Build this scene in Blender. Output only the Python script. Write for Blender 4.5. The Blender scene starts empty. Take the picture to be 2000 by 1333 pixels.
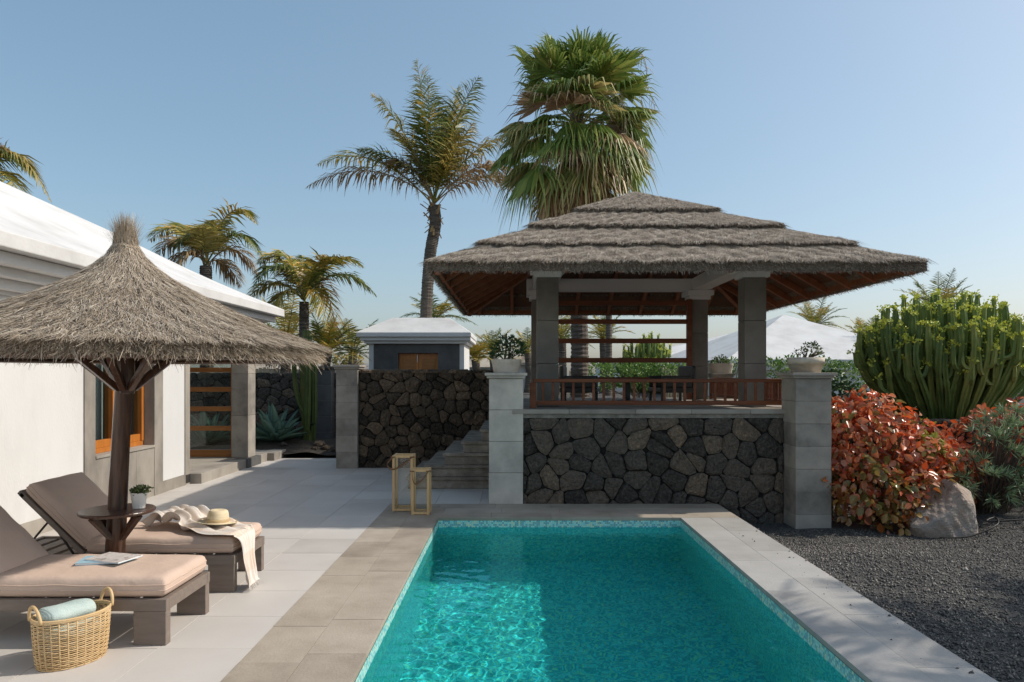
import bpy, math, random
import numpy as np
from mathutils import Vector, Matrix

# ------------------------------------------------------------------ camera, sky, sun, exposure
sc = bpy.context.scene
COL = sc.collection
CAMH, F, CX, CY = 1.75, 1380.0, 1003.0, 732.0      # eye height, focal length and vanishing point in 2000-px photo units
cam_d = bpy.data.cameras.new('camera'); cam = bpy.data.objects.new('camera', cam_d); COL.objects.link(cam)
cam.location = (0, 0, CAMH); cam.rotation_euler = (math.radians(90), 0, 0)
cam_d.sensor_width = 36; cam_d.lens = F / 2000 * 36
cam_d.shift_x = (1000 - CX) / 2000; cam_d.shift_y = (CY - 666.5) / 2000
cam_d.clip_start = 0.05; cam_d.clip_end = 60000
sc.camera = cam

SUN_EL, SUN_AZ = math.radians(40.4), math.radians(82)     # azimuth clockwise from +Y
sun_dir = Vector((math.sin(SUN_AZ) * math.cos(SUN_EL), math.cos(SUN_AZ) * math.cos(SUN_EL), math.sin(SUN_EL)))
w = bpy.data.worlds.new('World'); sc.world = w; w.use_nodes = True
wn = w.node_tree; bg = wn.nodes['Background']
sky = wn.nodes.new('ShaderNodeTexSky'); sky.sky_type = 'NISHITA'; sky.sun_disc = False
sky.sun_elevation = SUN_EL; sky.sun_rotation = SUN_AZ
sky.altitude = 0; sky.air_density = 1.0; sky.dust_density = 2.3; sky.ozone_density = 3.0
gm = wn.nodes.new('ShaderNodeGamma'); gm.inputs[1].default_value = 0.68            # whole-sky tone: hazy sea air, softer gradient
wn.links.new(sky.outputs[0], gm.inputs[0]); hsv = wn.nodes.new('ShaderNodeHueSaturation'); hsv.inputs['Hue'].default_value = .488; hsv.inputs['Saturation'].default_value = 1.15
wn.links.new(gm.outputs[0], hsv.inputs['Color']); wn.links.new(hsv.outputs[0], bg.inputs[0]); bg.inputs[1].default_value = 0.148
sl = bpy.data.lights.new('sun', 'SUN'); sl.energy = 2.1; sl.angle = math.radians(0.53); sl.color = (1.0, 0.93, 0.83)
so = bpy.data.objects.new('sun', sl); COL.objects.link(so)
so.rotation_euler = sun_dir.to_track_quat('Z', 'Y').to_euler(); so.location = (20, 5, 20)
sl.cycles.is_caustics_light = True
sc.view_settings.view_transform = 'Standard'; sc.view_settings.look = 'None'
sc.view_settings.gamma = 1; sc.view_settings.use_curve_mapping = False
sc.view_settings.exposure = 0.77
cy = sc.cycles
cy.max_bounces = 10; cy.diffuse_bounces = 4; cy.glossy_bounces = 4; cy.transmission_bounces = 8
cy.transparent_max_bounces = 16; cy.use_denoising = True; cy.sample_clamp_indirect = 6
cy.caustics_reflective = False; cy.caustics_refractive = True; cy.blur_glossy = 1.0

# ------------------------------------------------------------------ helpers
random.seed(7); RNG = np.random.default_rng(11)
R = math.radians
def at(px, py, Y): return Vector(((px - CX) / F * Y, Y, CAMH - (py - CY) / F * Y))
def rnd(a, b): return random.uniform(a, b)

def tag(o, label=None, cat=None, group=None, kind=None):
    if label: o['label'] = label
    if cat: o['category'] = cat
    if group: o['group'] = group
    if kind: o['kind'] = kind
    return o
ORG = {}
def thing(name, label, cat, loc=(0, 0, 0), rot=(0, 0, 0), group=None):
    o = bpy.data.objects.new(name, None); COL.objects.link(o)
    o.location = loc; o.rotation_euler = rot; o.empty_display_size = .1
    ORG[o.name] = Vector(loc) if not any(rot) else None
    return tag(o, label, cat, group)
def org_of(p):
    while p is not None:
        if p.name in ORG: return ORG[p.name] or Vector((0, 0, 0))
        p = p.parent
    return Vector((0, 0, 0))
def link_mesh(name, me, mat, parent=None, smooth=False, bevel=0):
    if mat is not None: me.materials.append(mat)
    if smooth: me.polygons.foreach_set('use_smooth', [True] * len(me.polygons))
    o = bpy.data.objects.new(name, me); COL.objects.link(o)
    if parent is not None: o.parent = parent
    if bevel:
        b = o.modifiers.new('bevel', 'BEVEL'); b.width = bevel; b.segments = 2; b.limit_method = 'ANGLE'; b.angle_limit = R(40)
    return o
def np_mesh(name, V, Fc, mat, parent=None, smooth=False, world=True):
    V = np.asarray(V, dtype=np.float64).reshape(-1, 3); Fc = np.asarray(Fc, dtype=np.int32)
    if world and parent is not None: V = V - np.array(org_of(parent))
    k = Fc.shape[1]; me = bpy.data.meshes.new(name)
    me.vertices.add(len(V)); me.vertices.foreach_set('co', V.astype(np.float32).ravel())
    me.loops.add(Fc.size); me.loops.foreach_set('vertex_index', Fc.ravel())
    me.polygons.add(len(Fc)); me.polygons.foreach_set('loop_start', np.arange(0, Fc.size, k, dtype=np.int32))
    me.polygons.foreach_set('loop_total', np.full(len(Fc), k, dtype=np.int32))
    me.update(calc_edges=True)
    return link_mesh(name, me, mat, parent, smooth)

class MB:
    def __init__(s): s.v = []; s.f = []
    def add(s, vs, fs):
        n = len(s.v); s.v += [tuple(v) for v in vs]; s.f += [tuple(i + n for i in f) for f in fs]; return s
    def box(s, x0, x1, y0, y1, z0, z1, M=None):
        vs = [Vector(c) for c in ((x0,y0,z0),(x1,y0,z0),(x1,y1,z0),(x0,y1,z0),(x0,y0,z1),(x1,y0,z1),(x1,y1,z1),(x0,y1,z1))]
        if M is not None: vs = [M @ v for v in vs]
        return s.add(vs, ((3,2,1,0),(4,5,6,7),(0,1,5,4),(1,2,6,5),(2,3,7,6),(3,0,4,7)))
    def bar(s, a, b, w, h, up=(0, 0, 1)):            # rectangular bar from a to b
        a, b = Vector(a), Vector(b); t = (b - a).normalized(); u = Vector(up)
        sd = t.cross(u)
        if sd.length < 1e-4: sd = t.cross(Vector((1, 0, 0)))
        sd.normalize(); u = sd.cross(t).normalized(); vs = []
        for p in (a, b):
            for i, j in ((-1,-1),(1,-1),(1,1),(-1,1)): vs.append(p + sd * i * w / 2 + u * j * h / 2)
        return s.add(vs, ((0,1,2,3),(7,6,5,4),(0,4,5,1),(1,5,6,2),(2,6,7,3),(3,7,4,0)))
    def tube(s, pts, rad, n=8, cap=True, star=0):
        pts = [Vector(p) for p in pts]; m = len(pts)
        if not hasattr(rad, '__len__'): rad = [rad] * m
        ref = None; base = len(s.v)
        for i, p in enumerate(pts):
            t = (pts[min(i + 1, m - 1)] - pts[max(i - 1, 0)]).normalized()
            if ref is None: ref = t.orthogonal().normalized()
            ref = (ref - t * ref.dot(t)).normalized(); bn = t.cross(ref)
            for j in range(n):
                a = 2 * math.pi * j / n; rr = rad[i] * (1 - star * (j % 2))
                s.v.append(tuple(p + ref * math.cos(a) * rr + bn * math.sin(a) * rr))
        for i in range(m - 1):
            for j in range(n):
                a = base + i * n + j; b = base + i * n + (j + 1) % n
                s.f.append((a, b, b + n, a + n))
        if cap:
            s.f.append(tuple(base + j for j in reversed(range(n)))); s.f.append(tuple(base + (m - 1) * n + j for j in range(n)))
        return s
    def lathe(s, prof, n=24, c=(0, 0, 0), sx=1, sy=1):
        base = len(s.v); c = Vector(c)
        for r, z in prof:
            for j in range(n):
                a = 2 * math.pi * j / n
                s.v.append((c.x + r * sx * math.cos(a), c.y + r * sy * math.sin(a), c.z + z))
        for i in range(len(prof) - 1):
            for j in range(n):
                a = base + i * n + j; b = base + i * n + (j + 1) % n
                s.f.append((a, b, b + n, a + n))
        return s
    def prism(s, poly, z0, z1):
        n = len(poly); vs = [(x, y, z0) for x, y in poly] + [(x, y, z1) for x, y in poly]
        return s.add(vs, [tuple(reversed(range(n))), tuple(range(n, 2 * n))] + [(i, (i + 1) % n, n + (i + 1) % n, n + i) for i in range(n)])
    def build(s, name, mat, parent=None, smooth=False, bevel=0, world=True):
        off = org_of(parent) if (world and parent is not None) else Vector((0, 0, 0))
        me = bpy.data.meshes.new(name)
        me.from_pydata([(x - off.x, y - off.y, z - off.z) for x, y, z in s.v], [], s.f); me.update()
        return link_mesh(name, me, mat, parent, smooth, bevel)
def B(name, mat, parent, x0, x1, y0, y1, z0, z1, bevel=0, world=True):
    return MB().box(x0, x1, y0, y1, z0, z1).build(name, mat, parent, bevel=bevel, world=world)

# ------------------------------------------------------------------ procedural materials
def nm(name, cols, scale=4, rough=.8, bump=None, rand=None, k=.5, stretch=(1, 1, 1), spec=.3, detail=6, transl=0, local=False, coat=0, bump2=None):
    """noise (+ random per object / per island) -> colour ramp -> principled"""
    m = bpy.data.materials.new(name); m.use_nodes = True; t = m.node_tree; N = t.nodes.new; L = t.links.new
    p = t.nodes['Principled BSDF']; p.inputs['Roughness'].default_value = rough; p.inputs['Specular IOR Level'].default_value = spec
    if coat: p.inputs['Coat Weight'].default_value = coat; p.inputs['Coat Roughness'].default_value = .15
    if local: co = N('ShaderNodeTexCoord').outputs['Object']
    else: co = N('ShaderNodeNewGeometry').outputs['Position']
    mp = N('ShaderNodeMapping'); mp.inputs['Scale'].default_value = stretch; L(co, mp.inputs['Vector'])
    nz = N('ShaderNodeTexNoise'); nz.inputs['Scale'].default_value = scale; nz.inputs['Detail'].default_value = detail; nz.inputs['Roughness'].default_value = .6
    L(mp.outputs[0], nz.inputs['Vector']); fac = nz.outputs[0]
    mr = N('ShaderNodeMapRange'); mr.inputs[1].default_value = .3; mr.inputs[2].default_value = .7; L(fac, mr.inputs[0]); fac = mr.outputs[0]
    if rand:
        src = N('ShaderNodeObjectInfo').outputs['Random'] if rand == 'object' else N('ShaderNodeNewGeometry').outputs['Random Per Island']
        mx = N('ShaderNodeMix'); mx.data_type = 'FLOAT'; mx.inputs[0].default_value = k; L(fac, mx.inputs[2]); L(src, mx.inputs[3]); fac = mx.outputs[0]
    rp = N('ShaderNodeValToRGB'); e = rp.color_ramp.elements
    while len(e) < len(cols): e.new(.5)
    for i, c in enumerate(cols):
        e[i].position = i / max(1, len(cols) - 1) if len(c) == 3 else c[3]
        e[i].color = (c[0], c[1], c[2], 1)
    L(fac, rp.inputs[0]); L(rp.outputs[0], p.inputs['Base Color'])
    nrm = None
    for bp in (bump, bump2):
        if bp:
            n2 = N('ShaderNodeTexNoise'); n2.inputs['Scale'].default_value = bp[0]; n2.inputs['Detail'].default_value = 5
            L(mp.outputs[0], n2.inputs['Vector'])
            b = N('ShaderNodeBump'); b.inputs['Strength'].default_value = bp[1]; b.inputs['Distance'].default_value = bp[2]
            L(n2.outputs[0], b.inputs['Height'])
            if nrm is not None: L(nrm, b.inputs['Normal'])
            nrm = b.outputs[0]
    if nrm is not None: L(nrm, p.inputs['Normal'])
    if transl:
        tr = N('ShaderNodeBsdfTranslucent'); L(rp.outputs[0], tr.inputs[0]); ms = N('ShaderNodeMixShader'); ms.inputs[0].default_value = transl
        L(p.outputs[0], ms.inputs[1]); L(tr.outputs[0], ms.inputs[2]); L(ms.outputs[0], t.nodes['Material Output'].inputs[0])
    return m
M = {}
M['stucco'] = nm('white_stucco', [(.60, .59, .57), (.675, .665, .645), (.70, .69, .675)], 1.3, .9, (60, .3, .012), spec=.2, bump2=(4, .25, .03), stretch=(1, 1, .35), detail=9)
M['roof_white'] = nm('white_roof_plaster', [(.55, .535, .51), (.66, .65, .63), (.72, .71, .69)], 1.1, .85, (25, .3, .012), spec=.2, bump2=(2, .25, .05))
M['concrete'] = nm('cut_stone', [(0.154, 0.140, 0.120), (0.346, 0.311, 0.264), (0.486, 0.433, 0.365)], 2.6, .85, (45, .35, .012), rand='object', k=.35, spec=.2)
M['concrete_warm'] = nm('warm_concrete', [(.19, .17, .145), (.34, .305, .26), (.44, .40, .345)], 2.2, .85, (45, .3, .01), rand='object', k=.3, spec=.2, stretch=(1, 1, .5))
M['concrete_pale'] = nm('pale_cut_stone', [(0.317, 0.297, 0.261), (0.554, 0.512, 0.447), (0.739, 0.675, 0.580)], 2.4, .85, (40, .35, .012), rand='object', k=.25, spec=.2)
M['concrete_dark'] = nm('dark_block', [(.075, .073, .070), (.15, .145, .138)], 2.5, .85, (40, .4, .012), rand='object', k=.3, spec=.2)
M['tile'] = nm('terrace_tile', [(.46, .425, .385), (.57, .53, .485), (.64, .60, .55)], 1.1, .62, (70, .12, .004), rand='object', k=.45, detail=9, spec=.3)
M['grout'] = nm('grout', [(.22, .19, .16), (.32, .28, .23)], 6, .95)
M['coping'] = nm('basalt_coping', [(.27, .225, .175), (.40, .34, .27), (.50, .435, .355)], 2.4, .7, (55, .4, .008), rand='object', k=.38, detail=10, spec=.3, bump2=(9, .2, .01))
M['coping_grey'] = nm('basalt_coping_grey', [(.33, .31, .285), (.41, .39, .36), (.46, .44, .41)], 2.4, .7, (55, .4, .008), rand='object', k=.38, detail=10, spec=.3, bump2=(9, .2, .01))
M['lava'] = nm('lava_stone', [(0.030, 0.027, 0.024), (0.074, 0.065, 0.056), (0.135, 0.115, 0.096), (0.209, 0.160, 0.118), (0.405, 0.282, 0.180)], 26, .92, (55, 1.0, .035), rand='object', k=.58, spec=.15, bump2=(14, 1.0, .06), detail=9)
M['lava_brown'] = nm('brown_lava_stone', [(0.025, 0.022, 0.018), (0.062, 0.052, 0.040), (0.125, 0.096, 0.068), (0.200, 0.142, 0.094), (0.375, 0.264, 0.165)], 26, .92, (55, 1.0, .035), rand='object', k=.58, spec=.15, bump2=(14, 1.0, .06), detail=9)
M['mortar'] = nm('mortar', [(.008, .0075, .007), (.028, .025, .022)], 8, .95, (30, .8, .02))
M['mortar_pale'] = nm('pale_mortar', [(.16, .145, .12), (.30, .275, .235)], 9, .95, (25, .8, .02))
M['gravel'] = nm('volcanic_gravel', [(0.055, 0.053, 0.050), (0.108, 0.103, 0.095), (0.196, 0.185, 0.167)], 40, .95, (55, 1.0, .03), spec=.15, bump2=(6, .6, .08))
M['pebble'] = nm('volcanic_pebble', [(0.042, 0.042, 0.042), (0.124, 0.115, 0.107), (0.307, 0.288, 0.256)], 3, .9, rand='island', k=.85, spec=.2)
M['soil'] = nm('dark_soil', [(0.028, 0.024, 0.020), (0.077, 0.063, 0.049)], 14, .95, (30, .9, .04))
M['far_land'] = nm('dry_land', [(.10, .09, .06), (.18, .16, .11)], .2, .95)
M['thatch'] = nm('thatch_straw', [(0.109, 0.084, 0.061), (0.275, 0.225, 0.174), (0.435, 0.370, 0.297), (0.667, 0.594, 0.500)], 11, .85, rand='island', k=.5, spec=.15)
M['thatch_base'] = nm('thatch_base', [(0.072, 0.054, 0.038), (0.240, 0.192, 0.144)], 30, .95, (50, .8, .02), stretch=(1, 1, .4))
M['thatch_warm'] = nm('parasol_straw', [(0.187, 0.137, 0.086), (0.359, 0.287, 0.208), (0.532, 0.446, 0.345), (0.747, 0.661, 0.539)], 3, .85, rand='island', k=.72, spec=.15)
M['wood_red'] = nm('red_brown_wood', [(.10, .030, .012), (.19, .062, .024), (.26, .095, .04)], 3, .5, (30, .25, .004), stretch=(.35, 6, 6), rand='object', k=.3, spec=.35)
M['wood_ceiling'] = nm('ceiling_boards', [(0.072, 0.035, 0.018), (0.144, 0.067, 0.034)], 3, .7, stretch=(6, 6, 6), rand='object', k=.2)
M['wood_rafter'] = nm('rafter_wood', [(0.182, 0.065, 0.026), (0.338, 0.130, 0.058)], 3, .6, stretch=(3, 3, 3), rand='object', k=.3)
M['wood_orange'] = nm('varnished_orange_wood', [(.40, .13, .022), (.56, .20, .036)], 4, .4, stretch=(5, 5, .6), coat=.2)
M['wood_door'] = nm('door_wood', [(.30, .12, .035), (.42, .18, .055)], 4, .45, stretch=(.6, 5, 5))
M['wood_dark'] = nm('dark_stained_wood', [(.032, .015, .009), (.075, .034, .02), (.10, .05, .03)], 5, .28, (14, .3, .01), stretch=(8, 8, .8), coat=.35)
M['wood_taupe'] = nm('taupe_painted_wood', [(0.184, 0.145, 0.120), (0.240, 0.196, 0.164)], 4, .6, (40, .2, .003), stretch=(1, 6, 6))
M['wood_pale'] = nm('pale_bamboo_wood', [(0.629, 0.406, 0.188), (0.774, 0.532, 0.273)], 5, .5, stretch=(8, 8, .8))
M['leather'] = nm('brown_leather', [(.17, .085, .04), (.25, .13, .065)], 10, .55)
M['step_stone'] = nm('weathered_step_stone', [(0.140, 0.116, 0.090), (0.280, 0.240, 0.190), (0.480, 0.420, 0.340)], 5, .9, (30, .6, .015), rand='object', k=.3)
M['column_stone'] = nm('brown_grey_column_stone', [(.13, .12, .105), (.21, .19, .165), (.27, .245, .21)], 2.2, .85, (45, .3, .01), rand='object', k=.3, spec=.2)
M['cushion'] = nm('taupe_canvas', [(0.598, 0.450, 0.362), (0.659, 0.504, 0.410)], 2, .9, (420, .3, .002), spec=.1, bump2=(6, .5, .03))
M['metal_dark'] = nm('dark_metal', [(.03, .028, .026), (.06, .055, .05)], 8, .45)
M['white_ceramic'] = nm('white_ceramic', [(.70, .68, .65), (.78, .765, .74)], 4, .5)
M['planter'] = nm('pale_stone_planter', [(.48, .41, .32), (.62, .55, .45), (.70, .64, .55)], 6, .9, (25, .5, .015))
M['rattan'] = nm('rattan', [(.45, .29, .13), (.62, .43, .22), (.72, .54, .31)], 6, .5, rand='island', k=.6)
M['towel_teal'] = nm('mint_towel', [(.42, .53, .50), (.58, .66, .62)], 5, .95, (160, .6, .008))
M['straw_hat'] = nm('straw_hat', [(0.672, 0.549, 0.347), (0.806, 0.683, 0.470)], 14, .7, (170, .4, .003), stretch=(1, 1, 5))
M['hat_band'] = nm('hat_band', [(.50, .36, .19), (.56, .42, .24)], 9, .7)
M['magazine'] = nm('magazine_cover', [(.16, .13, .12), (.62, .56, .52), (.74, .71, .68), (.45, .28, .20)], 16, .35)
M['paper'] = nm('paper', [(.74, .74, .74), (.80, .80, .80)], 4, .8)
M['cover_blue'] = nm('pale_blue_cover', [(.34, .56, .68), (.40, .62, .73)], 3, .4)
M['stem'] = nm('woody_stem', [(0.072, 0.050, 0.036), (0.156, 0.114, 0.084)], 10, .9)
M['trunk'] = nm('palm_trunk', [(.075, .06, .048), (.15, .125, .10), (.21, .18, .15)], 3, .95, (9, .9, .05), stretch=(1, 1, 7))
M['boulder'] = nm('brown_boulder', [(0.200, 0.144, 0.106), (0.338, 0.250, 0.188), (0.375, 0.312, 0.263), (0.300, 0.288, 0.275)], 2.2, .85, (18, .8, .03), bump2=(5, .6, .08))
M['rubber'] = nm('black_rubber', [(.01, .01, .01), (.015, .015, .015)], 3, .5)
M['sea'] = nm('sea_water', [(.10, .17, .22), (.13, .20, .25)], .01, .35)
M['cream_panel'] = nm('cream_fence_wood', [(.50, .38, .24), (.62, .49, .33)], 2, .8, rand='object', k=.7)
def leafm(name, cols, k=.8, tr=.25, rough=.45, sc_=2.0, spec=.4): return nm(name, cols, sc_, rough, rand='island', k=k, transl=tr, spec=spec)
M['palm'] = leafm('palm_green', [(0.114, 0.145, 0.027), (0.247, 0.252, 0.043), (0.493, 0.348, 0.062), (0.850, 0.480, 0.117)], .6)
M['palm_dark'] = leafm('palm_dark_green', [(0.073, 0.107, 0.029), (0.152, 0.191, 0.049), (0.320, 0.281, 0.073)], .7)
M['palm_dry'] = leafm('palm_dry', [(0.195, 0.122, 0.057), (0.390, 0.260, 0.122), (0.585, 0.423, 0.227)], .7)
M['palm_yellow'] = leafm('palm_yellowing', [(0.187, 0.173, 0.043), (0.403, 0.317, 0.079), (0.576, 0.446, 0.144)], .7)
M['fan'] = leafm('fan_palm_green', [(0.101, 0.173, 0.037), (0.211, 0.293, 0.061), (0.461, 0.460, 0.114)], .6)
M['fan_mixed'] = leafm('fan_palm_fading', [(0.114, 0.198, 0.052), (0.332, 0.332, 0.105), (0.665, 0.499, 0.208)], .75)
M['fan_dry'] = leafm('fan_palm_dead', [(0.224, 0.139, 0.076), (0.493, 0.324, 0.179), (0.807, 0.595, 0.359)], .75, .15)
M['fan_pale'] = leafm('fan_palm_straw', [(.42, .34, .21), (.55, .46, .31)], .75, .15)
M['agave'] = leafm('agave_blue_green', [(0.067, 0.143, 0.113), (0.128, 0.232, 0.172), (0.187, 0.299, 0.209)], .4, .08, .5)
M['cactus'] = nm('cactus_green', [(0.038, 0.063, 0.017), (0.071, 0.101, 0.025), (0.134, 0.139, 0.042)], 4, .55, rand='object', k=.45)
M['euphorbia'] = nm('euphorbia_green', [(0.072, 0.111, 0.034), (0.152, 0.215, 0.058), (0.304, 0.325, 0.090)], 4, .5, rand='object', k=.5)
M['euph_tip'] = leafm('euphorbia_flower', [(0.299, 0.392, 0.066), (0.616, 0.635, 0.093), (0.850, 0.822, 0.149)], .8, .2)
M['hedge'] = leafm('bright_hedge_leaf', [(0.064, 0.134, 0.032), (0.134, 0.252, 0.050), (0.306, 0.432, 0.090)], .8)
M['dark_leaf'] = leafm('dark_leaf', [(0.019, 0.045, 0.019), (0.041, 0.094, 0.034), (0.094, 0.160, 0.056)], .8, .12)
M['jade'] = leafm('jade_leaf', [(0.055, 0.094, 0.035), (0.133, 0.187, 0.062), (0.265, 0.296, 0.125)], .8, .15)
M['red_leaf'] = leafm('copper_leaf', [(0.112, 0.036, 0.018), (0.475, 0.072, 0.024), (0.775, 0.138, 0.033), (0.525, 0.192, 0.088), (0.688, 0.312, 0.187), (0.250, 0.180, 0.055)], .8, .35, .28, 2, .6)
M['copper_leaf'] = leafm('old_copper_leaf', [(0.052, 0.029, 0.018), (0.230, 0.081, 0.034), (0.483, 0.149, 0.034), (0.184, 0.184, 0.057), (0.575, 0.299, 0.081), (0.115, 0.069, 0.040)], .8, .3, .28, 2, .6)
M['lime_leaf'] = leafm('lime_leaf', [(.25, .28, .04), (.42, .42, .08)], .8, .3)
M['silver_leaf'] = leafm('narrow_silver_green_leaf', [(0.104, 0.180, 0.095), (0.227, 0.321, 0.170), (0.416, 0.510, 0.293)], .8, .2)

def mosaic():
    m = bpy.data.materials.new('pool_mosaic'); m.use_nodes = True; t = m.node_tree; N = t.nodes.new; L = t.links.new
    p = t.nodes['Principled BSDF']; p.inputs['Roughness'].default_value = .3
    g = N('ShaderNodeNewGeometry'); S = .022
    ad = N('ShaderNodeVectorMath'); ad.operation = 'ADD'; ad.inputs[1].default_value = (.0071, .0083, .0093); L(g.outputs['Position'], ad.inputs[0])
    sn = N('ShaderNodeVectorMath'); sn.operation = 'SNAP'; sn.inputs[1].default_value = (S, S, S); L(ad.outputs[0], sn.inputs[0])
    wh = N('ShaderNodeTexWhiteNoise'); L(sn.outputs[0], wh.inputs['Vector'])
    rp = N('ShaderNodeValToRGB'); e = rp.color_ramp.elements
    cs = [(.14, .50, .52), (.28, .82, .80), (.14, .56, .58), (.50, .90, .84), (.72, .88, .62), (.10, .50, .60), (.34, .86, .84)]
    while len(e) < len(cs): e.new(.5)
    for i, c in enumerate(cs): e[i].position = i / len(cs); e[i].color = (*c, 1)
    rp.color_ramp.interpolation = 'CONSTANT'; L(wh.outputs['Value'], rp.inputs[0])
    # grout: distance to the cell edge on every axis
    fr = N('ShaderNodeVectorMath'); fr.operation = 'SUBTRACT'; L(ad.outputs[0], fr.inputs[0]); L(sn.outputs[0], fr.inputs[1])
    sx = N('ShaderNodeSeparateXYZ'); L(fr.outputs[0], sx.inputs[0])
    sn2 = N('ShaderNodeSeparateXYZ'); L(g.outputs['Normal'], sn2.inputs[0]); mask = None
    for ax in range(3):
        c = N('ShaderNodeMath'); c.operation = 'COMPARE'; c.inputs[1].default_value = S / 2; c.inputs[2].default_value = S / 2 - .002; L(sx.outputs[ax], c.inputs[0])
        ab = N('ShaderNodeMath'); ab.operation = 'ABSOLUTE'; L(sn2.outputs[ax], ab.inputs[0])
        mxn = N('ShaderNodeMath'); mxn.operation = 'MAXIMUM'; L(c.outputs[0], mxn.inputs[0]); L(ab.outputs[0], mxn.inputs[1])
        if mask is None: mask = mxn.outputs[0]
        else:
            mu = N('ShaderNodeMath'); mu.operation = 'MULTIPLY'; L(mask, mu.inputs[0]); L(mxn.outputs[0], mu.inputs[1]); mask = mu.outputs[0]
    mx = N('ShaderNodeMix'); mx.data_type = 'RGBA'; L(mask, mx.inputs[0]); mx.inputs[6].default_value = (.52, .60, .55, 1); L(rp.outputs[0], mx.inputs[7])
    L(mx.outputs[2], p.inputs['Base Color']); return m
M['mosaic'] = mosaic()
def glass(name, col, ior=1.45, pane=False):
    m = bpy.data.materials.new(name); m.use_nodes = True; t = m.node_tree; N = t.nodes.new; L = t.links.new
    out = t.nodes['Material Output']; t.nodes.remove(t.nodes['Principled BSDF'])
    if not pane:
        g = N('ShaderNodeBsdfGlass'); g.inputs['Color'].default_value = (*col, 1); g.inputs['Roughness'].default_value = 0; g.inputs['IOR'].default_value = ior
        L(g.outputs[0], out.inputs[0])
    else:                                            # thin window pane: see-through plus a mirror coat by Fresnel
        a = N('ShaderNodeBsdfTransparent'); a.inputs[0].default_value = (*col, 1); b = N('ShaderNodeBsdfGlossy'); b.inputs['Roughness'].default_value = .02
        lwt = N('ShaderNodeLayerWeight'); lwt.inputs[0].default_value = .5; x = N('ShaderNodeMixShader')
        pw = N('ShaderNodeMath'); pw.operation = 'POWER'; pw.inputs[1].default_value = 4.0; L(lwt.outputs['Facing'], pw.inputs[0])
        f = N('ShaderNodeMath'); f.operation = 'MULTIPLY_ADD'; f.inputs[1].default_value = .85; f.inputs[2].default_value = .04; L(pw.outputs[0], f.inputs[0])
        L(f.outputs[0], x.inputs[0]); L(a.outputs[0], x.inputs[1]); L(b.outputs[0], x.inputs[2]); L(x.outputs[0], out.inputs[0])
    return m
M['water'] = glass('pool_water', (.33, .98, .985), 1.333)
M['pane'] = glass('window_glass', (.80, .86, .84), 1.5, True)
M['lantern_glass'] = glass('lantern_glass', (.95, .96, .95), 1.35, True)
def plaid():
    m = bpy.data.materials.new('checked_throw'); m.use_nodes = True; t = m.node_tree; N = t.nodes.new; L = t.links.new
    p = t.nodes['Principled BSDF']; p.inputs['Roughness'].default_value = .95
    uv = N('ShaderNodeUVMap'); sx = N('ShaderNodeSeparateXYZ'); L(uv.outputs[0], sx.inputs[0]); acc = None
    for ax, fq in ((0, 3.2), (1, 6.5)):
        mu = N('ShaderNodeMath'); mu.operation = 'MULTIPLY'; mu.inputs[1].default_value = fq; L(sx.outputs[ax], mu.inputs[0])
        fr = N('ShaderNodeMath'); fr.operation = 'FRACT'; L(mu.outputs[0], fr.inputs[0])
        gt = N('ShaderNodeMath'); gt.operation = 'GREATER_THAN'; gt.inputs[1].default_value = .55; L(fr.outputs[0], gt.inputs[0])
        if acc is None: acc = gt.outputs[0]
        else:
            a = N('ShaderNodeMath'); a.operation = 'ADD'; L(acc, a.inputs[0]); L(gt.outputs[0], a.inputs[1])
            d = N('ShaderNodeMath'); d.operation = 'MULTIPLY'; d.inputs[1].default_value = .5; L(a.outputs[0], d.inputs[0]); acc = d.outputs[0]
    rp = N('ShaderNodeValToRGB'); rp.color_ramp.elements[0].color = (.76, .70, .64, 1); rp.color_ramp.elements[1].color = (.71, .575, .46, 1)
    L(acc, rp.inputs[0]); L(rp.outputs[0], p.inputs['Base Color'])
    nz = N('ShaderNodeTexNoise'); nz.inputs['Scale'].default_value = 180; b = N('ShaderNodeBump'); b.inputs['Strength'].default_value = .4; b.inputs['Distance'].default_value = .004
    L(nz.outputs[0], b.inputs['Height']); L(b.outputs[0], p.inputs['Normal']); return m
M['plaid'] = plaid()
# ------------------------------------------------------------------ ground, sea
PX0, PX1, PY0, PY1 = -.92, 2.04, 1.2, 8.63            # pool opening
CX0, CX1, CYF = -1.669, 2.76, 9.55                    # outer edges of the coping
def sstep(a, b, x): t = min(1, max(0, (x - a) / (b - a))); return t * t * (3 - 2 * t)
def ground_z(x, y):
    z = -.08
    if x > 2.5: z = -.06 - .22 * sstep(6.8, 8.8, y) + .035 * math.sin(1.9 * x + .7 * y) * math.sin(1.3 * y - x) * sstep(2.7, 3.4, x) + .25 * sstep(5.2, 8, x)
    if (x > 3.95 and y > 11.47) or (x > -3.1 and y > 13.42): z = .95 + .05 * math.sin(x) * math.sin(.8 * y)
    elif y > 14.85: z = -.05
    if y > 30: z = .9 - 5 * sstep(40, 280, y) - 30 * sstep(300, 420, y)
    return z
def axis(*seg):
    out = []
    for s in seg: out += list(s) if hasattr(s, '__len__') else [s]
    return sorted(set(round(float(v), 3) for v in out))
gx = axis(-900, -300, -100, -40, -20, -10, -5.2, -3.12, -3.08, -1.0, 0, 1, 2.1, 2.5, np.arange(2.7, 9, .14), 3.93, 3.97, 10, 12, 16, 25, 40, 100, 300, 900)
gy = axis(-40, -5, 1.1, np.arange(2.5, 11.4, .14), 8.7, 11.45, 11.49, 12.2, 13.4, 13.44, 14.8, 14.9, 16, 18, 20, 25, 29.9, 30.1, 40, 60, 90, 140, 200, 280, 300, 340, 380, 420)
V = [(x, y, ground_z(x, y)) for y in gy for x in gx]; Fc = []
nx = len(gx)
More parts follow.
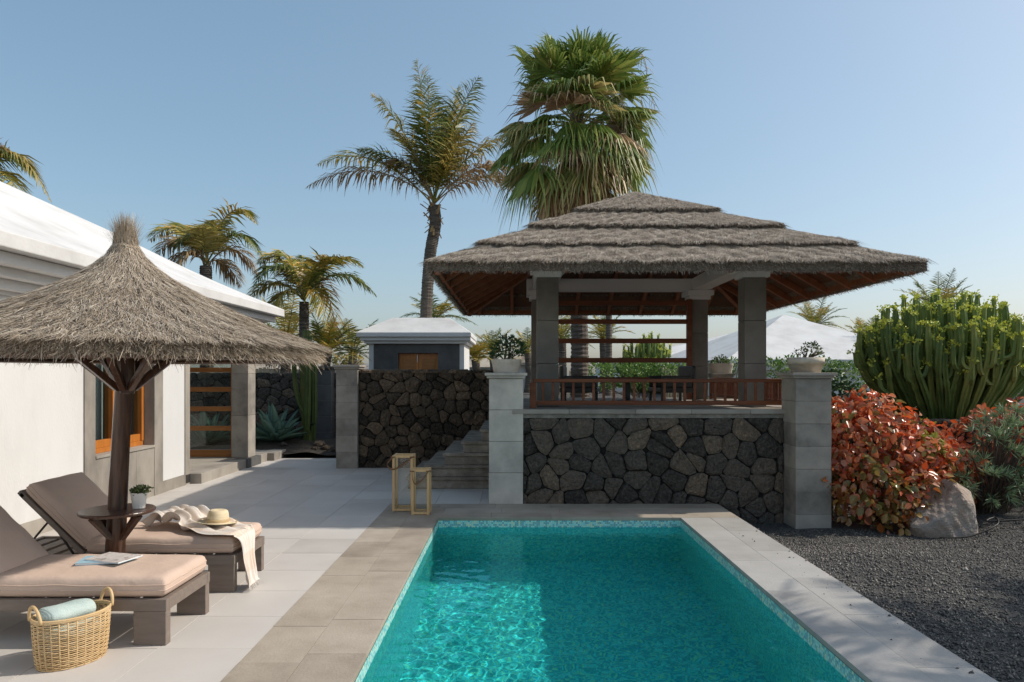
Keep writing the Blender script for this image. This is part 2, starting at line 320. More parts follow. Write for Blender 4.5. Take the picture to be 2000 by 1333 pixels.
for j in range(len(gy) - 1):
    for i in range(nx - 1):
        cx_, cy_ = (gx[i] + gx[i + 1]) / 2, (gy[j] + gy[j + 1]) / 2
        if -1.0 < cx_ < 2.1 and 1.1 < cy_ < 8.7: continue
        a = j * nx + i; Fc.append((a, a + 1, a + nx + 1, a + nx))
tag(np_mesh('ground', V, Fc, M['gravel'], smooth=True), kind='structure')
tag(B('sea', M['sea'], None, -30000, 30000, 380, 30000, -29.0, -28.5), kind='structure')

# loose volcanic pebbles on the bed right of the pool
n = 110000
yy = 1.2 + 8.0 * RNG.random(n); xx = 2.78 + 5.6 * RNG.random(n) ** 1.3; keep = (xx > 2.775) & ((yy < 9.1) | (xx > 4.3)); xx, yy = xx[keep], yy[keep]; n = len(xx)
zz = np.array([ground_z(a, b) for a, b in zip(xx, yy)])
k_ = 80; xs_ = 2.765 - .30 * RNG.random(k_) ** 3; ys_ = 3.5 + 5.2 * RNG.random(k_); xx = np.concatenate([xx, xs_]); yy = np.concatenate([yy, ys_]); zz = np.concatenate([zz, np.full(k_, .004)]); n += k_
s = .003 + .009 * RNG.random(n) ** 3; s[:40] *= 2.2; s[-k_:] *= .8
tet = np.array([(1, 1, 1), (1, -1, -1), (-1, 1, -1), (-1, -1, 1)], float)
rot = RNG.normal(size=(n, 3)) * .6
P = np.stack([xx, yy, zz + s * .3], 1)
V = P[:, None, :] + (tet[None] + RNG.normal(size=(n, 4, 3)) * .35) * s[:, None, None] * np.array([1, 1, .7])
Fc = (np.arange(n)[:, None, None] * 4 + np.array([(0, 1, 2), (0, 3, 1), (0, 2, 3), (1, 3, 2)])[None]).reshape(-1, 3)
tag(np_mesh('volcanic_gravel', V, Fc, M['pebble']), 'loose black volcanic gravel on the bed right of the pool', 'gravel', kind='stuff')

# ------------------------------------------------------------------ terrace tiles
terr = tag(MB().box(-5.25, CX0 - .002, -9, 9.55, -.08, -.007).box(CX0 - .001, 8, -9, .29, -.08, -.007).box(-5.25, .12, 9.551, 13.4, -.08, -.007).box(-5.25, -3.0, 13.401, 14.8, -.08, -.007).build('terrace', M['grout']), kind='structure')  # extended unseen behind the camera so sunlit paving bounces light onto shaded fronts
T = .604; shared = {}
def tile(parent, name, x0, x1, y0, y1, mat, zt=0.0, th=.03, g=.002):
    wx, wy = round(x1 - x0 - 2 * g, 3), round(y1 - y0 - 2 * g, 3)
    if wx < .03 or wy < .03: return
    key = (name, wx, wy, mat.name)
    if key not in shared:
        o = MB().box(-wx / 2, wx / 2, -wy / 2, wy / 2, -th, 0).build(name, mat, parent, bevel=.0012, world=False); shared[key] = o
    else:
        o = shared[key].copy(); COL.objects.link(o)
    o.parent = parent; o.location = ((x0 + x1) / 2, (y0 + y1) / 2, zt + rnd(-.0012, .0012)); o.rotation_euler = (0, 0, 0)
for (rx0, rx1, ry0, ry1) in ((-5.2, CX0, -9, 9.55), (CX0, 8, -9, .29), (-5.2, .1, 9.55, 13.25), (-5.2, -3.05, 13.25, 14.8)):
    i = 0
    for kx in range(-17, 7):
        for ky in range(-24, 20):
            x1 = CX0 - kx * T; x0 = x1 - T; y0 = 4.512 + ky * T; y1 = y0 + T
            a0, a1, b0, b1 = max(x0, rx0), min(x1, rx1), max(y0, ry0), min(y1, ry1)
            if a1 > a0 and b1 > b0: tile(terr, 'floor_tile', a0, a1, b0, b1, M['tile'])

# ------------------------------------------------------------------ pool: coping, mosaic basin, water
cop = MB()
cop.box(CX0, PX0 - .02, PY0 - .9, CYF, -.2, -.028).box(PX1 + .02, CX1, PY0 - .9, CYF, -.2, -.028).box(PX0 - .02, PX1 + .02, PY1 + .02, CYF, -.2, -.028).box(PX0 - .02, PX1 + .02, PY0 - .9, PY0 - .02, -.2, -.028)
cop = tag(cop.build('pool_coping', M['grout']), kind='structure')
def cop_rows(x0, x1, y0, y1, nx, length, along, mat):
    for i in range(nx):
        a = 0; off = rnd(0, length)
        lo, hi = (y0, y1) if along == 'y' else (x0, x1)
        cuts = [lo]; c = lo + off
        while c < hi - .12:
            if c - cuts[-1] > .12: cuts.append(c)
            c += length
        cuts.append(hi)
        for c0, c1 in zip(cuts, cuts[1:]):
            if along == 'y': w_ = (x1 - x0) / nx; tile(cop, 'coping_tile', x0 + i * w_, x0 + (i + 1) * w_, c0, c1, mat, .003, .035, .0015)
            else: w_ = (y1 - y0) / nx; tile(cop, 'coping_tile', c0, c1, y0 + i * w_, y0 + (i + 1) * w_, mat, .003, .035, .0015)
cop_rows(CX0, PX0, PY0 - .8, PY1, 2, .62, 'y', M['coping'])
cop_rows(PX1, CX1, PY0 - .8, PY1, 2, .93, 'y', M['coping_grey'])
cop_rows(CX0, CX1, PY1, CYF, 3, .74, 'x', M['coping'])
WZ, DEEP = -.115, -1.62
bs = MB()
for (a, b, q) in (((PX0, PY0), (PX1, PY0), 1), ((PX1, PY0), (PX1, PY1), 1), ((PX1, PY1), (PX0, PY1), 1), ((PX0, PY1), (PX0, PY0), 1)):
    bs.add([(a[0], a[1], DEEP), (b[0], b[1], DEEP), (b[0], b[1], -.034), (a[0], a[1], -.034)], [(0, 3, 2, 1)])
bs.add([(PX0, PY0, DEEP), (PX1, PY0, DEEP), (PX1, PY1, DEEP), (PX0, PY1, DEEP)], [(0, 1, 2, 3)])
pool = tag(bs.build('pool_basin', M['mosaic']), kind='structure'); pool.cycles.is_caustics_receiver = True
nxw, nyw = 300, 750
X, Y = np.meshgrid(np.linspace(PX0, PX1, nxw), np.linspace(PY0, PY1, nyw)); Z = np.zeros_like(X)
for k in range(46):
    a = RNG.uniform(0, 2 * math.pi); lam = RNG.uniform(.05, .30) ; kx_, ky_ = math.cos(a) * 2 * math.pi / lam, math.sin(a) * 2 * math.pi / lam
    Z += np.sin(kx_ * X + ky_ * Y + RNG.uniform(0, 6.28)) * lam * .00068
V = np.stack([X, Y, Z + WZ], -1).reshape(-1, 3)
ii, jj = np.meshgrid(np.arange(nxw - 1), np.arange(nyw - 1)); a = (jj * nxw + ii).ravel()
water = np_mesh('pool_water', V, np.stack([a, a + 1, a + nxw + 1, a + nxw], 1), M['water'], smooth=True)
tag(water, kind='structure'); water.cycles.is_caustics_caster = True

# ------------------------------------------------------------------ rubble walls: every stone its own piece
def voronoi(x0, x1, z0, z1, cw, ch, jit=.46):
    nxc, nzc = max(1, round((x1 - x0) / cw)), max(1, round((z1 - z0) / ch)); sx, sz = (x1 - x0) / nxc, (z1 - z0) / nzc; pts = []
    for j in range(nzc):
        o = rnd(-.5, .5) * .8
        for i in range(-1, nxc + 1): pts.append((x0 + (i + .5 + o + rnd(-jit, jit)) * sx, z0 + (j + .5 + rnd(-jit, jit) * .9) * sz))
    cells = []; rr = 2.6 * max(sx, sz)
    for p in pts:
        poly = [(x0, z0), (x1, z0), (x1, z1), (x0, z1)]
        for q in pts:
            if q is p or abs(q[0] - p[0]) > rr or abs(q[1] - p[1]) > rr: continue
            mx, mz, dx, dz = (p[0] + q[0]) / 2, (p[1] + q[1]) / 2, q[0] - p[0], q[1] - p[1]; new = []
            for k in range(len(poly)):
                a, b = poly[k], poly[(k + 1) % len(poly)]
                da = (a[0] - mx) * dx + (a[1] - mz) * dz; db = (b[0] - mx) * dx + (b[1] - mz) * dz
                if da <= 0: new.append(a)
                if da * db < 0: t = da / (da - db); new.append((a[0] + (b[0] - a[0]) * t, a[1] + (b[1] - a[1]) * t))
            poly = new
            if len(poly) < 3: break
        if len(poly) >= 3: cells.append(poly)
    return cells
def stone_face(parent, x0, x1, z0, z1, mp, mat, cw=.3, ch=.26, gap=.0045, proud=.06, name='stone', joined=False):
    """mp(u, v, d) -> world point; d is how far the stone stands out of the mortar"""
    jb = MB()
    for poly in voronoi(x0, x1, z0, z1, cw, ch):
        cu = sum(p[0] for p in poly) / len(poly); cv = sum(p[1] for p in poly) / len(poly)
        size = max(max(abs(p[0] - cu), abs(p[1] - cv)) for p in poly)
        if size < .03: continue
        ring = []
        for k in range(len(poly)):                      # cut the corners, drop slivers
            a, b = poly[k], poly[(k + 1) % len(poly)]
            if math.hypot(a[0] - b[0], a[1] - b[1]) < .02: continue
            for t in (.16, .84): ring.append((a[0] + (b[0] - a[0]) * t, a[1] + (b[1] - a[1]) * t))
        if len(ring) < 6: continue
        n_ = len(ring); out = []
        d = proud * rnd(.45, 1.15)
        def sh(p, g, jt):
            L_ = math.hypot(p[0] - cu, p[1] - cv) + 1e-6; f = max(.2, 1 - g / L_); return (cu + (p[0] - cu) * f + rnd(-jt, jt), cv + (p[1] - cv) * f + rnd(-jt, jt))
        r0 = [sh(p, gap, .003) for p in ring]; r1 = [sh(p, gap + .004, .008) for p in ring]; r2 = [sh(p, gap + size * .22, .010) for p in ring]; r3 = [sh(p, gap + size * .55, .012) for p in ring]
        tilt = (rnd(-.12, .12), rnd(-.12, .12))
        vs = [mp(p[0], p[1], -.03) for p in r0] + [mp(p[0], p[1], d * rnd(.3, .8)) for p in r1] + [mp(p[0], p[1], d * rnd(.75, 1.1) + (p[0] - cu) * tilt[0] + (p[1] - cv) * tilt[1]) for p in r2] + [mp(p[0], p[1], d * rnd(.8, 1.2) + (p[0] - cu) * tilt[0] + (p[1] - cv) * tilt[1]) for p in r3] + [mp(cu, cv, d * rnd(.85, 1.15))]
        fs = []
        for i in range(n_):
            j = (i + 1) % n_
            fs += [(i, j, n_ + j, n_ + i), (n_ + i, n_ + j, 2 * n_ + j, 2 * n_ + i), (2 * n_ + i, 2 * n_ + j, 3 * n_ + j, 3 * n_ + i), (3 * n_ + i, 3 * n_ + j, 4 * n_)]
        if joined: jb.add(vs, fs)
        else: MB().add(vs, fs).build(name, mat, parent, smooth=False)
    if joined: tag(jb.build(name, mat, parent), kind='stuff')
def front(y): return lambda u, v, d: (u, y - d, v)
def sideL(x): return lambda u, v, d: (x - d, -u, v)     # faces -X, u = -y
# the wall under the gazebo
PZ = 1.28
gw = thing('stone_wall', 'dark rubble lava stone wall under the gazebo railing at the pool end', 'wall', (1.8, 9.6, -.35))
B('mortar_core', M['mortar'], gw, .10, 3.70, 9.60, 9.75, -.4, 1.16)
B('mortar_bed', M['mortar_pale'], gw, .12, 3.66, 9.565, 9.74, 1.161, 1.218)
stone_face(gw, .12, 3.66, -.36, 1.165, front(9.60), M['lava'], .275, .245)
# platform of the gazebo
plat = MB().box(-.10, 4.30, 9.751, 14.45, .0, 1.219)
plat = tag(plat.build('gazebo_platform', M['concrete_dark']), kind='structure')
for i, (x0, x1) in enumerate(((-.02, .75), (.75, 1.65), (1.65, 2.4), (2.4, 3.2), (3.2, 3.75))):
    B('edge_slab', M['concrete_warm'], plat, x0 + .002, x1 - .002, 9.535, 10.1, 1.2195, PZ, .006)
for iy in range(6):
    for ix in range(6):
        tile(plat, 'floor_tile', -.06 + ix * .725, -.06 + (ix + 1) * .725, 10.103 + iy * .72, 10.103 + (iy + 1) * .72, M['concrete_warm'], PZ - .003, .05)
# long wall behind the steps
lw = thing('stone_wall', 'brown rubble lava stone wall between the block pillar and the steps', 'wall', (-1.6, 13.3, 0))
B('mortar_core', M['mortar'], lw, -2.93, .0, 13.30, 13.55, -.05, 1.80)
stone_face(lw, -2.91, -.12, -.04, 1.85, front(13.30), M['lava_brown'], .235, .20, proud=.065)
stone_face(lw, -2.91, -.12, 13.22, 13.55, lambda u, v, d: (u, v, 1.80 + d * .7), M['lava_brown'], .26, .2, proud=.05, name='cap_stone')
# garden wall at the back left
bw = thing('stone_wall', 'low dark stone garden wall behind the agave', 'wall', (-6, 17.2, 0))
B('mortar_core', M['mortar'], bw, -9.5, -3.2, 17.25, 17.5, -.1, 1.72)
stone_face(bw, -7.9, -3.25, -.05, 1.80, front(17.25), M['lava'], .30, .215, proud=.05)
# wall under the big euphorbia
ew = thing('stone_wall', 'low rubble retaining wall below the big euphorbia, behind the red shrubs', 'wall', (6.5, 11.4, 0))
B('mortar_core', M['mortar'], ew, 4.0, 9.6, 11.3, 11.5, -.5, .99)
stone_face(ew, 4.4, 9.2, .1, 1.02, front(11.30), M['lava'], .25, .2, proud=.05)
stone_face(ew, 4.4, 9.2, 11.25, 11.52, lambda u, v, d: (u, v, 1.0 + d * .6), M['lava'], .27, .2, proud=.05, name='cap_stone')
# ------------------------------------------------------------------ pillars of cut blocks
def pillar(label, x0, x1, y0, y1, z0, z1, mat, course=.29, cap=True, group=None):
    p = thing('stone_pillar', label, 'pillar', ((x0 + x1) / 2, (y0 + y1) / 2, z0), group=group)
    ztop = z1 - (.075 if cap else 0); nC = max(1, round((ztop - z0) / course)); h = (ztop - z0) / nC
    for i in range(nC):
        e = rnd(-.0025, .0025)
        B('block', mat, p, x0 + e, x1 + e, y0 + e, y1 + e, z0 + i * h, z0 + (i + 1) * h - .007, .003)
    B('core', M['mortar_pale'], p, x0 + .004, x1 - .004, y0 + .004, y1 - .004, z0, ztop - .002)
    if cap:
        B('cap', mat, p, x0 - .03, x1 + .03, y0 - .03, y1 + .03, ztop, ztop + .034, .006)
        B('cap', mat, p, x0 - .055, x1 + .055, y0 - .055, y1 + .055, ztop + .035, z1, .006)
    return p
pillar('pale grey stone pillar left of the gazebo wall, at the foot of the steps', -.332, .130, 9.55, 10.0, 0, 1.775, M['concrete_pale'], .42)
pillar('grey block pillar at the right end of the gazebo wall, against the red shrub', 3.665, 4.13, 9.18, 9.66, -.36, 1.775, M['concrete_dark' if 0 else 'concrete'], .29)
pillar('grey block pillar between the garden entrance and the brown stone wall', -3.305, -2.905, 13.15, 13.6, 0, 1.93, M['concrete'], .31)
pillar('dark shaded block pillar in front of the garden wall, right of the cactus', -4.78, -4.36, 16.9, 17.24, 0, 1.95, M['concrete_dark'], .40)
pillar('stone pillar under the low planter at the rear corner of the gazebo', 3.93, 4.28, 13.85, 14.2, PZ, 1.77, M['concrete'], .25)
pillar('small grey pillar by the far garden wall below the euphorbia', 11.05, 11.85, 17.0, 17.4, -.2, 1.03, M['concrete'], .4)
fw = thing('stone_wall', 'short dark stone wall at the right edge beyond the euphorbia', 'wall', (13, 17.3, 0))
B('mortar_core', M['mortar'], fw, 11.87, 16, 17.2, 17.5, -.2, .88)
stone_face(fw, 11.9, 14.5, 0, .95, front(17.2), M['lava'], .32, .24, proud=.05)
B('cap', M['concrete_warm'], fw, 12.6, 16, 17.0, 17.4, .96, 1.02, .01)
# ------------------------------------------------------------------ steps up to the platform
st = thing('stone_steps', 'weathered stone steps climbing right to the gazebo platform', 'steps', (-.7, 10.8, 0))
RIS = PZ / 7
for k in range(6):
    x0 = -1.62 + k * .283 + (.0 if k else .0)
    zt = (k + 1) * RIS
    B('step', M['step_stone'], st, x0, -.105, 10.82 + .004 * k, 12.9, k * RIS + .001, zt - .05, .01)
    B('tread', M['step_stone'], st, x0 - .03, -.106, 10.79 + .004 * k, 12.9, zt - .0495, zt, .008)
# ------------------------------------------------------------------ gazebo
GX0, GX1, GY0, GY1 = -1.05, 5.05, 8.62, 15.1; GZ = 2.985       # eave outline and underside height
AX, AY, AZ = 2.05, 11.86, 4.83
gz = thing('gazebo', 'open gazebo with stepped thatched roof on four square stone columns', 'gazebo', (2.0, 11.9, PZ))
for (cx_, cy_) in ((.5, 10.46), (3.53, 10.46), (.5, 13.55), (3.53, 13.55)):
    h = (3.17 - PZ) / 3; c = None
    for i in range(3):
        o = B('column', M['column_stone'], gz, cx_ - .158, cx_ + .158, cy_ - .158, cy_ + .158, PZ + i * h, PZ + (i + 1) * h - .003, .008)
    B('capital', M['stucco'], gz, cx_ - .20, cx_ + .20, cy_ - .20, cy_ + .20, 3.17, 3.25, .008)
    B('capital', M['stucco'], gz, cx_ - .25, cx_ + .25, cy_ - .25, cy_ + .25, 3.2505, 3.345, .008)
for (x0, x1, y0, y1) in ((.25, 3.78, 10.31, 10.61), (.25, 3.78, 13.4, 13.7), (.35, .65, 10.612, 13.398), (3.38, 3.68, 10.612, 13.398)):
    B('beam', M['stucco'], gz, x0, x1, y0, y1, 3.346, 3.57, .008)
# roof: ceiling boards, rafters, thatch tiers
SL = (AZ - .12 - GZ) / (AX - GX0)
corner = [(GX0, GY0), (GX1, GY0), (GX1, GY1), (GX0, GY1)]
def rp(side, u, t):            # point on roof plan: u along the eave 0..1, t 0 eave .. 1 apex
    a, b = corner[side], corner[(side + 1) % 4]
    ex, ey = a[0] + (b[0] - a[0]) * u, a[1] + (b[1] - a[1]) * u
    return ex + (AX - ex) * t, ey + (AY - ey) * t
def roof_pt(side, u, t, lift=0): x, y = rp(side, u, t); return (x, y, GZ + (AZ - .12 - GZ) * t + lift)
inner = .055
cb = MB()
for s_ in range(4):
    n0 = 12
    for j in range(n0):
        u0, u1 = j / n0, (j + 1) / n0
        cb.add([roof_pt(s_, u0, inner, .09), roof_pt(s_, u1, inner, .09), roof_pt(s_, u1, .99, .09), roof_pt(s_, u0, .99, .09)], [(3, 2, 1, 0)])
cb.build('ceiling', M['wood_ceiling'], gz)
for s_ in range(4):
    a, b = Vector((*corner[s_], 0)), Vector((*corner[(s_ + 1) % 4], 0)); Lg = (b - a).length; nrm = Vector((-(b - a).y, (b - a).x, 0)).normalized()
    nr = 9
    for i in range(nr):
        d = (i + .5) / nr * Lg; run = min(d, Lg - d, 2.95); e = a + (b - a) * (d / Lg)
        q0 = e + nrm * .06; q1 = e + nrm * run
        half = (Vector((AX, AY, 0)) - (a + b) / 2).dot(nrm); k_ = (AZ - .12 - GZ) / half
        if run < .25: continue
        MB().bar((q0.x, q0.y, GZ + .06 * k_ + .03), (q1.x, q1.y, GZ + run * k_ + .03), .065, .10).build('rafter', M['wood_rafter'], gz, bevel=.006)
    c0 = Vector((*corner[s_], 0)); c1 = Vector((AX, AY, 0)); q0 = c0 + (c1 - c0) * .03
    MB().bar((q0.x, q0.y, GZ + .055), (c1.x, c1.y, AZ - .15), .09, .12).build('hip_rafter', M['wood_rafter'], gz, bevel=.006)
    q = a + (b - a) * .5 + nrm * .05
    e0, e1 = a + (b - a).normalized() * .1 + nrm * .1, b - (b - a).normalized() * .1 + nrm * .1
    MB().bar((e0.x, e0.y, GZ + .10), (e1.x, e1.y, GZ + .10), .04, .10).build('eave_board', M['wood_rafter'], gz)
def strands(name, P, D, L_, W_, Nn, mat, parent, tipw=.3, kind=True, world=True):
    """flat straw blades: base points P, directions D, lengths, widths, face normals"""
    D = D / np.linalg.norm(D, axis=1, keepdims=True); S = np.cross(D, Nn); S /= np.linalg.norm(S, axis=1, keepdims=True) + 1e-9
    E = P + D * L_[:, None]; hw = (W_ / 2)[:, None]
    V = np.stack([P - S * hw, P + S * hw, E + S * hw * tipw, E - S * hw * tipw], 1).reshape(-1, 3)
    Fc = np.arange(len(P) * 4).reshape(-1, 4)
    o = np_mesh(name, V, Fc, mat, parent, world=world)
    if kind: tag(o, kind='stuff')
    return o
tiers = [(0.0, .215), (.185, .44), (.41, .67), (.64, 1.0)]
for ti, (t0, t1) in enumerate(tiers):
    lf = .155 if ti else .14; ld = .055 if ti else .03          # lift at the lower edge, drop towards the upper edge
    tb = MB()
    for s_ in range(4):
        n0 = 30
        for j in range(n0):
            u0, u1 = j / n0, (j + 1) / n0
            low0, low1 = .05, .05
            tb.add([roof_pt(s_, u0, t0, low0 if ti else .03), roof_pt(s_, u1, t0, low1 if ti else .03), roof_pt(s_, u1, t0 + .004, lf + .03), roof_pt(s_, u0, t0 + .004, lf + .03),
                    roof_pt(s_, u1, t1, lf - ld), roof_pt(s_, u0, t1, lf - ld)], [(0, 1, 2, 3), (3, 2, 4, 5)])
            if ti == 0: tb.add([roof_pt(s_, u0, 0, .03), roof_pt(s_, u1, 0, .03), roof_pt(s_, u1, inner + .01, .085), roof_pt(s_, u0, inner + .01, .085)], [(3, 2, 1, 0)])
    tier = tb.build('thatch_tier', M['thatch_base'], gz)
    PP, DD, LL, WW, NN = [], [], [], [], []
    for s_ in range(4):
        a, b = np.array((*corner[s_], 0.)), np.array((*corner[(s_ + 1) % 4], 0.)); e = (b - a) / np.linalg.norm(b - a)
        nin = np.array((-e[1], e[0], 0)); half = abs(np.dot(np.array((AX, AY, 0)) - (a + b) / 2, nin)); k_ = (AZ - .12 - GZ) / half
        down = np.array((-nin[0], -nin[1], -k_)); down /= np.linalg.norm(down); nn = np.cross(e, -down); nn /= np.linalg.norm(nn)
        dens = 1.0 if s_ == 0 else (.45 if s_ in (1, 3) else .2)
        area = np.linalg.norm(b - a) * (1 - (t0 + t1) / 2) * (t1 - t0) * half
        n = int(area * 9000 * dens); u = RNG.random(n)
        # wider near the eave
        t = t0 + (t1 - t0) * (1 - np.sqrt(RNG.random(n)) * 1.0) * 1.0
        t = t0 + (t1 - t0) * RNG.random(n)
        w0 = (1 - t) * .5; uu = u
        base = a + (b - a) * uu[:, None]; apex = np.array((AX, AY, 0.))
        P = base + (apex - base) * t[:, None]; P[:, 2] = GZ + (AZ - .12 - GZ) * t + lf + .03 - (ld + .03) * (t - t0) / (t1 - t0)
        clump = np.sin(uu * 95 + t * 31 + s_) * .5 + np.sin(uu * 41 - t * 60) * .5
        slant = .28 + .12 * clump[:, None]
        D = down + e * (RNG.normal(size=(n, 1)) * .30 - slant * (1 if s_ in (0,) else 0)) + nn * (RNG.random((n, 1)) * .12 - .02 + .03 * clump[:, None])
        P += nn * (RNG.random((n, 1)) * .012 + .012 * clump[:, None])
        PP.append(P); DD.append(D); LL.append(RNG.uniform(.06, .19, n)); WW.append(RNG.uniform(.003, .008, n)); NN.append(np.tile(nn, (n, 1)) + RNG.normal(size=(n, 3)) * .25)
        # shaggy lower edge
        n = int(np.linalg.norm(b - a) * (1 - t0) * 900 * (1 if s_ != 2 else .5)); u = RNG.random(n)
        base = a + (b - a) * u[:, None]; P = base + (apex - base) * t0
        P[:, 2] = GZ + (AZ - .12 - GZ) * t0 + (lf + .03 - RNG.random(n) * (.14 if ti == 0 else .07)); P += nin * (.02 + .02 * RNG.random((n, 1)))
        D = -nin * 1.0 + np.array((0, 0, -.75)) + e * RNG.normal(size=(n, 1)) * .45 + np.array((0, 0, 1)) * RNG.normal(size=(n, 1)) * .35
        PP.append(P); DD.append(D); LL.append(RNG.uniform(.03, .085, n)); WW.append(RNG.uniform(.004, .011, n)); NN.append(np.tile(nin, (n, 1)) + RNG.normal(size=(n, 3)) * .3)
    strands('straw', np.concatenate(PP), np.concatenate(DD), np.concatenate(LL), np.concatenate(WW), np.concatenate(NN), M['thatch'], tier)
# slatted timber screen between the rear columns
for z in (1.655, 2.02, 2.385, 2.75, 3.10):
    B('screen_slat', M['wood_red'], gz, .66, 3.27, 13.33, 13.375, z - .045, z + .045, .004)
B('screen_post', M['wood_red'], gz, 3.271, 3.371, 13.31, 13.40, PZ, 3.168, .005)
# small black spotlights under the front eave beam
for x in (1.05, 2.1, 3.05):
    MB().lathe([(0, 0), (.045, 0), (.05, .10), (.02, .115), (0, .115)], 12, (x, 12.2, 3.60)).build('spotlight', M['metal_dark'], gz, smooth=True)
    MB().tube([(x, 12.2, 3.70), (x, 12.2, 4.6)], .008, 6).build('spotlight_rod', M['metal_dark'], gz)
# ------------------------------------------------------------------ railings
def railing(label, a, b, nbal, posts=(True, True)):
    a, b = Vector(a), Vector(b); r = thing('railing', label, 'railing', tuple(a)); t = (b - a).normalized()
    z0 = PZ
    MB().bar(a + Vector((0, 0, .385)), b + Vector((0, 0, .385)), .085, .05).build('top_rail', M['wood_red'], r, bevel=.008)
    MB().bar(a + Vector((0, 0, .075)), b + Vector((0, 0, .075)), .05, .06).build('bottom_rail', M['wood_red'], r, bevel=.006)
    for i in range(nbal):
        p = a + (b - a) * ((i + 1) / (nbal + 1))
        MB().bar(p + Vector((0, 0, .106)), p + Vector((0, 0, .359)), .034, .034, up=(0, 1, 0)).build('baluster', M['wood_red'], r, bevel=.004)
    for p, on in ((a, posts[0]), (b, posts[1])):
        if on: MB().box(p.x - .045, p.x + .045, p.y - .045 + .0, p.y + .045, PZ + .002, PZ + .359).build('post', M['wood_red'], r, bevel=.006)
railing('red brown wooden railing along the front of the gazebo above the stone wall', (.27, 9.86, PZ), (3.80, 9.86, PZ), 24)
railing('red brown wooden railing running back along the right side of the gazebo', (3.86, 10.0, PZ), (3.86, 13.75, PZ), 30, (False, True))
# ------------------------------------------------------------------ villa on the left
WX = -5.2
vi = thing('villa', 'white villa on the left with sloping white roof and stone framed window', 'house', (-6, 9, 0))
B('wall', M['stucco'], vi, WX - .3, WX, -9, 8.54, .17, 2.56)
B('wall', M['stucco'], vi, WX - .3, WX, 10.45, 11.16, .17, 2.56)
B('plinth', M['concrete_warm'], vi, WX - .3, WX + .012, -9, 8.54, -.08, .169)
B('plinth', M['concrete_warm'], vi, WX - .3, WX + .012, 10.45, 11.16, -.08, .169)
B('corner_stone', M['concrete_warm'], vi, WX - .3, WX + .018, 11.161, 11.32, -.08, 2.56, .006)
# stone window surround
B('jamb', M['concrete_warm'], vi, WX - .3, WX + .02, 8.541, 8.76, -.08, 2.56, .006)
B('jamb', M['concrete_warm'], vi, WX - .3, WX + .02, 10.20, 10.449, -.08, 2.56, .006)
for k in range(3):
    y0 = 8.761 + k * .4797
    B('apron_panel', M['concrete_warm'], vi, WX - .3, WX + .012, y0, y0 + .478, -.08, .70, .003)
B('sill', M['concrete_warm'], vi, WX - .3, WX + .03, 8.761, 10.199, .701, .735, .004)
B('lintel', M['concrete_warm'], vi, WX - .3, WX + .02, 8.761, 10.199, 2.28, 2.56)
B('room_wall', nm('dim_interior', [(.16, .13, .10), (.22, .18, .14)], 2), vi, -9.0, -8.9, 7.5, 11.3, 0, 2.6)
wi = B('window', M['wood_orange'], vi, -5.43, -5.34, 8.765, 10.195, .736, .80, .004)
for (y0, y1) in ((8.765, 8.83), (9.40, 9.54), (10.13, 10.195)):
    B('window_frame', M['wood_orange'], wi, -5.44, -5.33, y0, y1, .801, 2.28, .004)
for (y0, y1) in ((8.831, 9.399), (9.541, 10.129)):
    B('window_rail', M['wood_orange'], wi, -5.43, -5.35, y0, y1, .801, .90, .004)
    B('pane', M['pane'], wi, -5.395, -5.39, y0, y1, .901, 2.28)
    wv = MB(); nn_ = 26
    c0 = 9.34 if y0 < 9 else 10.12
    for i in range(nn_ + 1):
        yy_ = c0 + (.20 if y0 < 9 else .42) * i / nn_; xx_ = -5.56 + .02 * math.sin(i * 1.55)
        wv.v += [(xx_, yy_, .75), (xx_ + .006 * math.sin(i * 2.1), yy_, 2.3)]
    wv.f = [(2 * i, 2 * i + 2, 2 * i + 3, 2 * i + 1) for i in range(nn_)]
    wv.build('curtain', nm('pale_curtain', [(.55, .58, .62), (.66, .67, .68)], 2, .9), wi, smooth=True)
# recessed porch with glazed timber door
B('porch_wall', M['stucco'], vi, -7.2, -6.95, 11.3, 14.0, .16, 2.56)
B('porch_return', M['concrete_warm'], vi, -7.2, WX - .3, 11.17, 11.31, -.08, 2.56)
B('porch_floor', M['concrete_warm'], vi, -7.2, -5.0, 11.325, 14.35, -.08, .165, .008)
B('porch_floor', M['concrete_warm'], vi, -7.2, -4.86, 14.352, 15.1, -.08, .155, .008)
B('step_block', M['concrete_dark'], vi, -5.24, -4.96, 13.2, 13.9, -.07, .17, .006)
B('vent', M['metal_dark'], vi, WX - .1, WX + .024, 11.17, 11.31, .03, .16)
for i in range(3): B('porch_column', M['concrete'], vi, -5.36, -5.04, 13.42, 13.80, .171 + i * .8, .168 + (i + 1) * .8, .006)
B('porch_beam', M['stucco'], vi, -5.5, -5.0, 11.322, 14.0, 2.572, 2.72)
do = B('glass_door', M['wood_door'], vi, -6.94, -5.365, 13.60, 13.66, .166, .30, .004)
B('stile', M['wood_door'], do, -5.44, -5.365, 13.59, 13.67, .301, 2.57, .004)
for zc in (.715, 1.09, 1.465, 1.84, 2.215): B('door_rail', M['wood_door'], do, -6.94, -5.441, 13.60, 13.66, zc - .045, zc + .045, .004)
for z0, z1 in ((.301, .669), (.761, 1.044), (1.136, 1.419), (1.511, 1.794), (1.886, 2.169)):
    B('pane', M['pane'], do, -6.94, -5.445, 13.628, 13.632, z0, z1)
